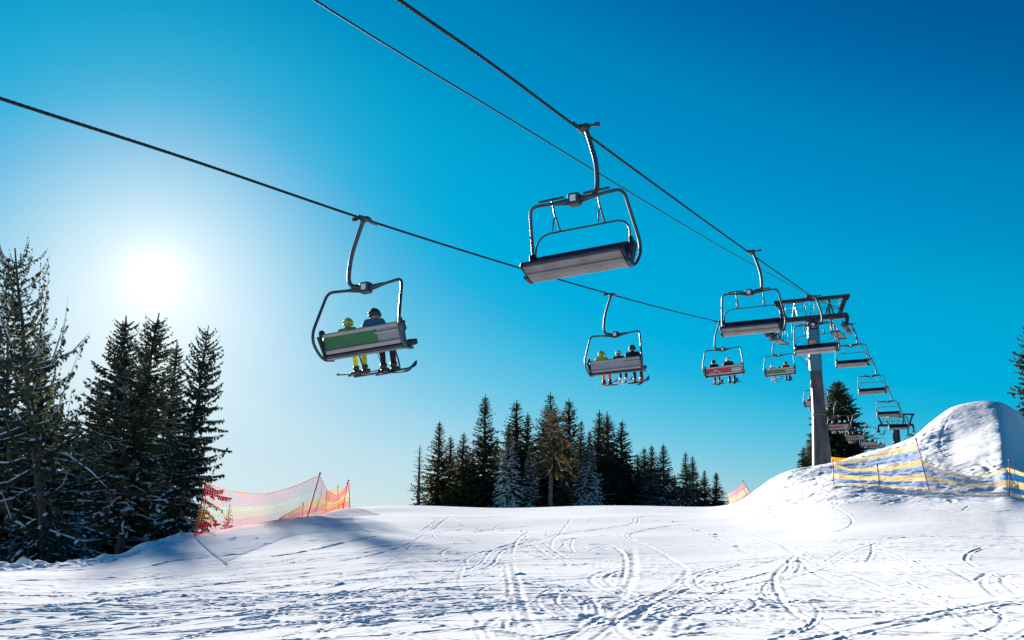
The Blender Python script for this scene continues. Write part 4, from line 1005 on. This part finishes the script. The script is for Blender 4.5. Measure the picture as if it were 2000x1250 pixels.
# ------------------------------------------------------------------ riders: continuous skinned body, face, gloves of five fingers, helmet, boots
def body_mesh(arms):
    J = {'pel': (0, 0, .02, .155), 'wai': (0, -.03, .20, .15), 'che': (0, -.05, .38, .185), 'nk0': (0, -.03, .51, .10), 'nk': (0, -.015, .56, .078), 'hd': (0, .01, .65, .092), 'ht': (0, .0, .75, .085),
         'nose': (0, .115, .655, .018)}
    E = [('pel', 'wai'), ('wai', 'che'), ('che', 'nk0'), ('nk0', 'nk'), ('nk', 'hd'), ('hd', 'ht'), ('hd', 'nose')]
    for n, k in (('l', -1), ('r', 1)):
        el, wr = arms[n]
        J.update({n+'sh': (.205*k, -.04, .475, .108), n+'el': (*el, .078), n+'wr': (*wr, .042), n+'hip': (.10*k, .06, 0, .112), n+'kn': (.135*k, .47, .02, .082), n+'an': (.135*k, .53, -.40, .062), n+'to': (.135*k, .66, -.46, .05)})
        E += [('che', n+'sh'), (n+'sh', n+'el'), (n+'el', n+'wr'), ('pel', n+'hip'), (n+'hip', n+'kn'), (n+'kn', n+'an'), (n+'an', n+'to')]
    names = list(J); me = bpy.data.meshes.new('rider_skeleton')
    me.from_pydata([J[k][:3] for k in names], [(names.index(a), names.index(b)) for a, b in E], [])
    ob = bpy.data.objects.new('rider_skeleton', me); COL.objects.link(ob)
    sk = ob.modifiers.new('skin', 'SKIN'); sk.use_smooth_shade = True; ob.modifiers.new('sub', 'SUBSURF').levels = 1
    if not me.skin_vertices: 
        with bpy.context.temp_override(object=ob, active_object=ob): bpy.ops.mesh.customdata_skin_add()
    for i, k in enumerate(names):
        v = me.skin_vertices[0].data[i]; v.radius = (J[k][3], J[k][3] * (.8 if k in ('wai', 'che', 'pel') else 1)); v.use_root = (k == 'pel')
    bpy.context.view_layer.update()
    dg = bpy.context.evaluated_depsgraph_get(); out = bpy.data.meshes.new_from_object(ob.evaluated_get(dg))
    bpy.data.objects.remove(ob); bpy.data.meshes.remove(me)
    segs = [(np.array(J[a][:3]), np.array(J[b][:3]), (2 if b in ('hd', 'ht', 'nose') else 1 if ('hip' in b or 'kn' in b or 'an' in b or 'to' in b) else 0)) for a, b in E]
    mi = []
    for p in out.polygons:
        c = np.array(p.center); bd, bm = 9, 0
        for a, b, m in segs:
            ab = b - a; t = max(0, min(1, (c - a) @ ab / (ab @ ab))); dd = np.linalg.norm(c - a - t * ab)
            if dd < bd: bd, bm = dd, m
        if bm == 0 and c[2] < .06 and c[1] < .25: bm = 1
        mi.append(bm)
    out.materials.clear()
    for m in ('black_jacket', 'dark_trousers', 'skin'): out.materials.append(MT[m])
    out.polygons.foreach_set('material_index', mi); out.polygons.foreach_set('use_smooth', [True] * len(mi)); out.update()
    return out
POSES = {'rest': {'l': ((-.27, .10, .22), (-.17, .33, .16)), 'r': ((.27, .10, .22), (.17, .33, .16))},
         'wide': {'l': ((-.33, .08, .24), (-.34, .36, .22)), 'r': ((.30, .10, .22), (.20, .33, .14))},
         'raise': {'l': ((-.33, .10, .30), (-.36, .22, .52)), 'r': ((.27, .10, .22), (.17, .33, .16))}}
BODY = {k: body_mesh(v) for k, v in POSES.items()}
def glove(wr, el, k):
    g = MB(); wr, el = np.array(wr), np.array(el); d = unit(wr - el); sdv = unit(np.cross(d, ZUP)); upv = np.cross(sdv, d)
    pc = wr + d * .05; g.box(pc, (.085, .10, .045), np.array([sdv, d, upv]).T, bev=.015)
    for i, (o, l) in enumerate(((-.032, .065), (-.011, .075), (.011, .07), (.032, .055))):
        p = wr + d * .095 + sdv * o; g.tube([p, p + d * l * .5 - upv * .008, p + d * l * .75 - upv * .04, p + d * l * .55 - upv * .06], [.013, .013, .012, .009], 6)
    p = wr + d * .03 + sdv * (-.045 * k); g.tube([p, p + d * .035 - sdv * .025 * k - upv * .012, p + d * .06 - sdv * .012 * k - upv * .035], [.015, .014, .010], 6)
    return g
def boot_mb(k):
    g = MB(); R = np.array([[1, 0, 0], [0, math.cos(.22), -math.sin(.22)], [0, math.sin(.22), math.cos(.22)]])
    g.tube([(.135*k, .520, -.335), (.135*k, .525, -.38), (.135*k, .53, -.45)], [.080, .077, .072], 10)
    g.box((.135*k, .59, -.475), (.105, .30, .10), R, bev=.03); g.box((.135*k, .58, -.522), (.085, .32, .03), R)
    for z in (-.34, -.40): g.box((.135*k, .60, z), (.09, .03, .02))
    return g
PROTO_P = {}
def helmet_obj(m, band):
    g = MB(); g.ell((0, 0, .72), (.128, .150, .135), 16, 8, 0, -.35, 1.0); g.tube([(.128*math.cos(a)*1.0, .150*math.sin(a), .672) for a in np.linspace(0, 2*math.pi, 17)], .014, 6, 0, False)
    for q in (0, 1, 2): g.box((0, -.05 + q * .05, .852 - .006 * abs(q - 1)), (.03, .03, .012), mi=1)
    o = g.build('helmet', [MT[m], MT['black']])
    s = MB(); s.tube([(.133*math.cos(a), .154*math.sin(a), .735 - .012*math.sin(a)) for a in np.linspace(math.pi*.95, math.pi*2.05, 14)], .018, 6, 0, True, .6)
    s.box((0, .145, .715), (.17, .05, .085), mi=1, bev=.02); s.build('goggles', [MT[band], MT['black']], o)
    return o
def make_ski(c):
    g = MB(); prof = []
    ys = [-.80, -.77, -.45, 0, .45, .80, .95, 1.05, 1.11]; wd = [.03, .060, .055, .048, .055, .068, .062, .042, .010]; zz = [.03, .006, .0, .004, 0, .012, .05, .10, .145]
    vs, fs = [], []
    for y, w, z in zip(ys, wd, zz): vs += [(-w, y, z), (w, y, z), (w, y, z + .022), (-w, y, z + .022)]
    for i in range(len(ys) - 1):
        for j in range(4): fs.append((i*4+j, i*4+(j+1) % 4, (i+1)*4+(j+1) % 4, (i+1)*4+j))
    n = len(ys) - 1; fs += [(3, 2, 1, 0), (n*4, n*4+1, n*4+2, n*4+3)]
    g.add(vs, fs); o = g.build('ski', MT[c])
    b = MB(); b.box((0, .15, .035), (.07, .10, .05), bev=.012); b.box((0, -.20, .04), (.07, .12, .06), bev=.015); b.box((0, 0, .02), (.06, .42, .012)); b.build('binding', MT['black'], o)
    return o
SKI = make_ski('ski_black'); SKI_USED = [0]
def person(chair, x, k, label, jacket, trousers, helmet, band, boots, pose='rest', turn=0.0, skis=None, sd='', gl='glove_black'):
    root = bpy.data.objects.new('person', BODY[pose]); COL.objects.link(root)
    Mw = Matrix.Translation(chair.location) @ chair.rotation_euler.to_matrix().to_4x4() @ TILT[chair.name] @ Matrix.Translation((x, .30, -2.83 + .10 * (k - 1))) @ Matrix.Diagonal((k, k, k, 1))
    root.matrix_world = Mw
    for i, m in enumerate((jacket, trousers, 'skin')): swap_mat(root, i, MT[m])
    key = (helmet, band)
    if key not in PROTO_P: h = helmet_obj(helmet, band); PROTO_P[key] = h
    else: h = copy_tree(PROTO_P[key])
    h.parent = root; h.location = (0, 0, -.02); h.rotation_euler = (0, 0, turn)
    for n, kk in (('l', -1), ('r', 1)):
        kb = ('boot', boots, kk)
        if kb not in PROTO_P: o = boot_mb(kk).build('ski_boot', MT[boots]); PROTO_P[kb] = o
        else: o = copy_tree(PROTO_P[kb])
        o.parent = root
        kg = ('glove', pose, kk, gl)
        if kg not in PROTO_P: o = glove(POSES[pose][n][1], POSES[pose][n][0], kk).build('glove', MT[gl]); PROTO_P[kg] = o
        else: o = copy_tree(PROTO_P[kg])
        o.parent = root
        if skis:
            sk = SKI if SKI_USED[0] == 0 else copy_tree(SKI); SKI_USED[0] += 1
            sk.matrix_world = Mw @ Matrix.Translation((.135*kk, .57, -.553)) @ Matrix.Rotation(.22 + .05 * kk, 4, 'X') @ Matrix.Rotation(.05 * kk, 4, 'Z')
            swap_mat(sk, 0, MT[skis]); tag(sk, f"{skis.split('_')[1]} ski on the {'left' if kk < 0 else 'right'} boot of the rider {sd}", 'ski', 'skis on the riders feet')
    tag(root, 'rider ' + label, 'person', 'riders seated on the chairs')
    return root
U = chairs
person(U[0], -.60, .88, 'in a yellow green helmet and lime trousers on the nearest chair', 'camo_jacket', 'lime_trousers', 'yellow_helmet', 'green_band', 'black_boot', 'rest', .3, 'ski_black', 'in lime trousers')
person(U[0], .12, 1.0, 'in a dark helmet and teal jacket on the nearest chair', 'teal_jacket', 'dark_trousers', 'dark_helmet', 'black', 'black_boot', 'wide', 0, 'ski_black', 'in the teal jacket')
person(U[1], -.66, .92, 'in a yellow jacket and orange trousers on the grey backed chair', 'yellow_jacket', 'orange_trousers', 'yellow_helmet', 'black', 'black_boot', 'wide', -.5, 'ski_white', 'in orange trousers')
person(U[1], .03, .86, 'in a grey helmet and navy trousers, in the middle of the grey backed chair', 'navy_jacket', 'navy_trousers', 'grey_helmet', 'white_print', 'white_boot', 'rest', .2, 'ski_white', 'in the grey helmet')
person(U[1], .60, 1.02, 'in a black helmet and red boots, right on the three rider chair', 'black_jacket', 'dark_trousers', 'black_helmet', 'black', 'red_boot', 'rest', 0, 'ski_blue', 'in the black helmet and red boots')
person(U[2], -.62, .96, 'in dark clothes with red boots, left on the nearer red backed chair', 'black_jacket', 'dark_trousers', 'black_helmet', 'black', 'red_boot', 'rest', -.2, 'ski_black', 'in dark clothes with red boots')
person(U[2], .22, 1.02, 'with a pale topped helmet, right on the nearer red backed chair', 'navy_jacket', 'dark_trousers', 'white_helmet', 'black', 'black_boot', 'raise', .2, 'ski_blue', 'in the pale topped helmet')
person(U[3], -.62, .86, 'in a white helmet and pale blue trousers below the tower sheaves', 'white_jacket', 'pale_blue_trousers', 'white_helmet', 'black', 'white_boot', 'rest', .2, 'ski_white', 'in pale blue trousers')
person(U[3], -.12, .66, 'small, in purple trousers between two others, hidden but for the legs', 'purple_jacket' if 'purple_jacket' in MT else 'navy_jacket', 'purple_trousers', 'dark_helmet', 'black', 'black_boot', 'rest')
person(U[3], .40, .98, 'in a bright red jacket and dark helmet below the tower sheaves', 'red_jacket', 'dark_trousers', 'dark_helmet', 'black', 'black_boot', 'wide', 0, 'ski_blue', 'in the bright red jacket')
person(U[4], -.62, .98, 'in red jacket and red trousers left of the tower pole', 'red_jacket', 'red_trousers', 'red_helmet', 'black', 'red_boot')
person(U[4], .62, .98, 'in a white helmet and yellow trousers right of the tower pole', 'white_jacket', 'yellow_trousers', 'white_helmet', 'black', 'white_boot')
person(U[5], -.66, .96, 'in a white helmet, left of three on the far red backed chair', 'green_jacket', 'dark_trousers', 'white_helmet', 'black', 'white_boot')
person(U[5], .10, .98, 'in a white helmet, middle of three on the far red backed chair', 'navy_jacket', 'dark_trousers', 'white_helmet', 'black', 'white_boot')
person(U[5], .64, .96, 'in a white helmet, right of three on the far red backed chair', 'green_jacket', 'navy_trousers', 'white_helmet', 'black', 'white_boot')
person(U[6], -.74, .95, 'in an orange jacket at the left end of the far green backed chair', 'orange_jacket', 'dark_trousers', 'red_helmet', 'black', 'white_boot')
person(U[6], -.24, .95, 'in dark clothes beside the orange one on the far green backed chair', 'black_jacket', 'dark_trousers', 'black_helmet', 'black', 'black_boot')
person(U[6], .55, 1.0, 'in dark clothes at the right end of the far green backed chair', 'navy_jacket', 'navy_trousers', 'black_helmet', 'black', 'black_boot')
person(U[7], -.45, .95, 'in dark clothes, left of two on the distant grey backed chair', 'black_jacket', 'dark_trousers', 'black_helmet', 'black', 'black_boot')
person(U[7], .45, 1.0, 'in dark clothes, right of two on the distant grey backed chair', 'navy_jacket', 'navy_trousers', 'dark_helmet', 'black', 'black_boot')
person(U[8], -.45, .95, 'in dark clothes, left of two on the most distant chair', 'navy_jacket', 'dark_trousers', 'black_helmet', 'black', 'black_boot')
person(U[8], .45, 1.0, 'in dark clothes, right of two on the most distant chair', 'black_jacket', 'navy_trousers', 'dark_helmet', 'black', 'red_boot')
# ski poles held on the nearest chair
pb = MB(); c0 = U[0]; Mc = Matrix.Translation(c0.location) @ c0.rotation_euler.to_matrix().to_4x4() @ TILT[c0.name]
for dx in (0, .05):
    a_, b_ = Mc @ Vector((-.16 + dx, .36, -2.36)), Mc @ Vector((-.10 + dx, .95, -3.25)); pb.tube([a_, b_], [.010, .006], 6); pb.tube([a_, a_ + (a_ - b_).normalized() * .12], .018, 7)
    s0 = a_ + (a_ - b_).normalized() * .1
    pb.tube([s0, s0 + Vector((-.06, 0, -.05)), s0 + Vector((-.08, 0, -.14)), s0 + Vector((-.02, 0, -.12))], .008, 5)
tag(pb.build('ski_poles', MT['black']), 'pair of black ski poles with wrist straps held between the two nearest riders', 'ski poles')

# ------------------------------------------------------------------ towers; local x sideways, y uphill, origin at the pole foot
def make_tower(foot_z, arm_z, beam_z, ropeL, ropeR, r0, r1, half=2.6, full=True, xs=(-2.605, 2.605)):
    root = empty('lift_tower'); hz = lambda z: z - foot_z
    n = 12; zt = hz(arm_z)
    p = MB(); p.tube([(0, 0, -1.2), (0, 0, 0), (0, 0, zt * .33), (0, 0, zt * .331), (0, 0, zt * .66), (0, 0, zt * .661), (0, 0, zt - .1)], [r0 * 1.05, r0, r0 + (r1 - r0) * .70, r0 + (r1 - r0) * .72, r0 + (r1-r0) * .94, r0 + (r1-r0)*.95, r1], 14)
    pole = p.build('pole', MT['pole'], root)
    for f_ in (.33, .66): 
        rr_ = r0 + (r1 - r0) * (.71 if f_ < .5 else .945); MB().tube([(0, 0, zt*f_ - .05), (0, 0, zt*f_ + .05)], rr_ * 1.06, 14).build('flange', MT['pole'], pole)
    if full:
        rr_ = r1 * 1.12
        pb_ = MB(); m_ = 9
        for (z0_, z1_, mi_) in ((zt - 3.9, zt - .9, 0),):
            ring0 = [(rr_*1.09*math.cos(a), rr_*1.09*math.sin(a), z0_) for a in np.linspace(-2.9, -.25, m_)]; ring1 = [(rr_*1.02*math.cos(a), rr_*1.02*math.sin(a), z1_) for a in np.linspace(-2.9, -.25, m_)]
            pb_.add(ring0 + ring1, [(i, i+1, m_+i+1, m_+i) for i in range(m_-1)], 0, True)
        pb_.build('painted_band', MT['bluegrey'], pole)
        sg = MB(); sg.box((-.05, -rr_ * 1.12, zt - 1.95), (.36, .03, .48)); sgo = sg.build('number_sign', MT['orange_sign'], pole)
        d = MB()
        for xx in (-.14, -.01): d.box((xx, -rr_ * 1.12 - .018, zt - 1.95), (.05, .006, .34))
        d.box((.06, -rr_ * 1.12 - .018, zt - 1.80), (.10, .006, .05)); d.box((.07, -rr_ * 1.12 - .018, zt - 1.95), (.10, .006, .05)); d.box((.02, -rr_ * 1.12 - .018, zt - 2.08), (.05, .006, .10))
        d.build('digits', MT['dsteel'], sgo)
        lm = MB(); lm.ell((-rr_ * 1.2, -.15, zt - .45), (.12, .12, .12)); lm.ell((-rr_*1.25, -.15, zt - 2.9), (.12, .12, .12)); lm.build('marker_ball', MT['white_print'], pole)
        ld = MB()
        for k in (-1, 1): ld.tube([(.20*k, r0 * 1.0 + .25, .5), (.20*k, r1 + .25, zt)], .022, 6)
        for i in range(int((zt - .8) / .3)): ld.tube([(-.2, r0 + (r1 - r0) * (i * .3 / zt) + .25, .7 + i * .3), (.2, r0 + (r1-r0)*(i*.3/zt) + .25, .7 + i * .3)], .014, 5)
        ld.build('ladder', MT['grate'], root)
    a = MB(); a.beam((-half, 0, zt), (half, 0, zt), .40, .36, bev=.02); a.box((0, 0, zt - .1), (.9, .7, .40), bev=.03); a.build('crossarm', MT['tower'], root)
    zb = hz(beam_z); bm = MB()
    bm.beam((-half - .25, 0, zb), (half + .25, 0, zb), .22, .26, bev=.01)
    for k in (-1, 1):
        bm.beam((k * (half - .55), 0, zt + .1), (k * (half - .05), 0, zb - .1), .26, .34, up=(0, 1, 0)); bm.tube([(k*(half+.1), 0, zb - .14), (k*(half+.1), 0, zb - .32)], .05, 6)
        bm.beam((k * 1.45, .3, zt + .2), (k * 1.2, 0, zb - .12), .07, .07); bm.beam((k * 1.0, -.3, zt + .2), (k * 1.2, 0, zb - .12), .07, .07)
    bm.box((-.12, 0, zb + .22), (.40, .3, .22), bev=.03); bm.build('lifting_frame', MT['tower'], root)
    rails = MB()
    for k in (-1, 1):
        for (x0_, x1_) in ((.45, 1.15), (1.2, 1.9)):
            for yy in (-.34, .34):
                rails.tube(fillet([(k*x0_, yy, zt + .18), (k*x0_, yy, zt + 1.15), (k*x1_, yy, zt + 1.15), (k*x1_, yy, zt + .18)], .15, 5), .022, 6); rails.tube([(k*x0_, yy, zt + .65), (k*x1_, yy, zt + .65)], .018, 6)
    for k in (-.14, .14): rails.tube([(k, .1, zt + .2), (k, .1, zb - .1)], .018, 6)
    for i in range(5): rails.tube([(-.14, .1, zt + .4 + i * .28), (.14, .1, zt + .4 + i * .28)], .014, 6)
    rails.build('railing', MT['tower'], root)
    for k, rp, slope in ((-1, ropeL, .10), (1, ropeR, .06)):
        zc = hz(rp); xr = xs[0] if k < 0 else xs[1]
        s = MB(); up_d = unit(np.array([0, 1, slope]))
        def on(y, dz=0, dx=0): return np.array([xr + dx, 0, zc - .30 + dz]) + up_d * y - ZUP * (.018 * y * y)
        for dx in (-.10, .10): s.tube([on(y, 0, dx) for y in np.linspace(-2.3, 2.3, 9)], .085, 6, 0, True, .35)
        for y in (-1.1, 1.1): s.box(on(y, -.12), (.26, 1.1, .16), bev=.02)
        s.beam((k * (half - .02), 0, zt), on(0, -.05), .22, .24); asm = s.build('sheave_assembly', MT['tower'], root)
        for i in range(8):
            y = -2.15 + i * 4.3 / 7
            MB().disc(on(y, .05), (1, 0, 0), .235, .07, 14).disc(on(y, .05), (1, 0, 0), .10, .12, 8).build('sheave_wheel', MT['dsteel'], asm)
        cw = MB(); xi = xr - k * .62
        cw.add([tuple(on(-2.2, -.42, -k*.85)), tuple(on(-2.2, -.42, -k*.25)), tuple(on(2.2, -.42, -k*.25)), tuple(on(2.2, -.42, -k*.85))] + [tuple(on(-2.2, -.36, -k*.85)), tuple(on(-2.2, -.36, -k*.25)), tuple(on(2.2, -.36, -k*.25)), tuple(on(2.2, -.36, -k*.85))],
               [(0,1,2,3),(7,6,5,4),(0,4,5,1),(1,5,6,2),(2,6,7,3),(3,7,4,0)])
        for i in range(15):
            y = -2.1 + i * .3; cw.beam(on(y, -.45, -k*.88), on(y, -.45, -k*.22), .05, .05)
        cwo = cw.build('catwalk', MT['grate'], root)
        hr = MB()
        for y in (-2.1, -1.0, 0, 1.0, 2.1): hr.tube([on(y, -.4, -k*.85), on(y, .62, -k*.85)], .02, 6)
        for dz in (.12, .62): hr.tube([on(y, dz, -k*.85) for y in (-2.1, 0, 2.1)], .02, 6)
        if full and k < 0:
            for y in (-1.9, -1.6, -1.3, -1.0): hr.tube([on(y, -.4, .8), on(y, 1.0, .9)], .02, 6)
        hr.build('handrail', MT['tower'], cwo)
    if full:
        w_ = MB(); w_.tube([(-2.2, .4, zt - 1.15), (0, r1, zt - 1.9), (2.2, .4, zt - 1.15)], .02, 5); w_.tube([(-1.5, .2, zt - .2), (-1.5, .2, zt - 1.35)], .03, 6); w_.tube([(1.2, .2, zt - .2), (1.2, .2, zt - 1.55)], .03, 6); w_.build('cable_brace', MT['dsteel'], root)
    return root
foot = at_s(1606, 906, 67.0); lat0 = float(foot @ LA)
t = make_tower(foot[2], 14.40, 15.80, zu(67), zr(67), .67, .385, half=2.40, xs=(LATU - lat0, LATR - lat0))
t.location = foot; t.rotation_euler = (0, rad(-1.2), -TH); tag(t, 'nearer lift tower with grey tapered pole, wide crossarm and slanted top frame', 'lift tower', 'lift towers')
f2_ = lift_pt(LATM, 158.0, 11.5)
t = make_tower(11.5, 15.6, 17.3, zu(158), zr(158), .70, .52, full=False)
t.location = f2_; t.rotation_euler = (0, 0, -TH); tag(t, 'farther lift tower with a short dark pole above the snow bank', 'lift tower', 'lift towers')
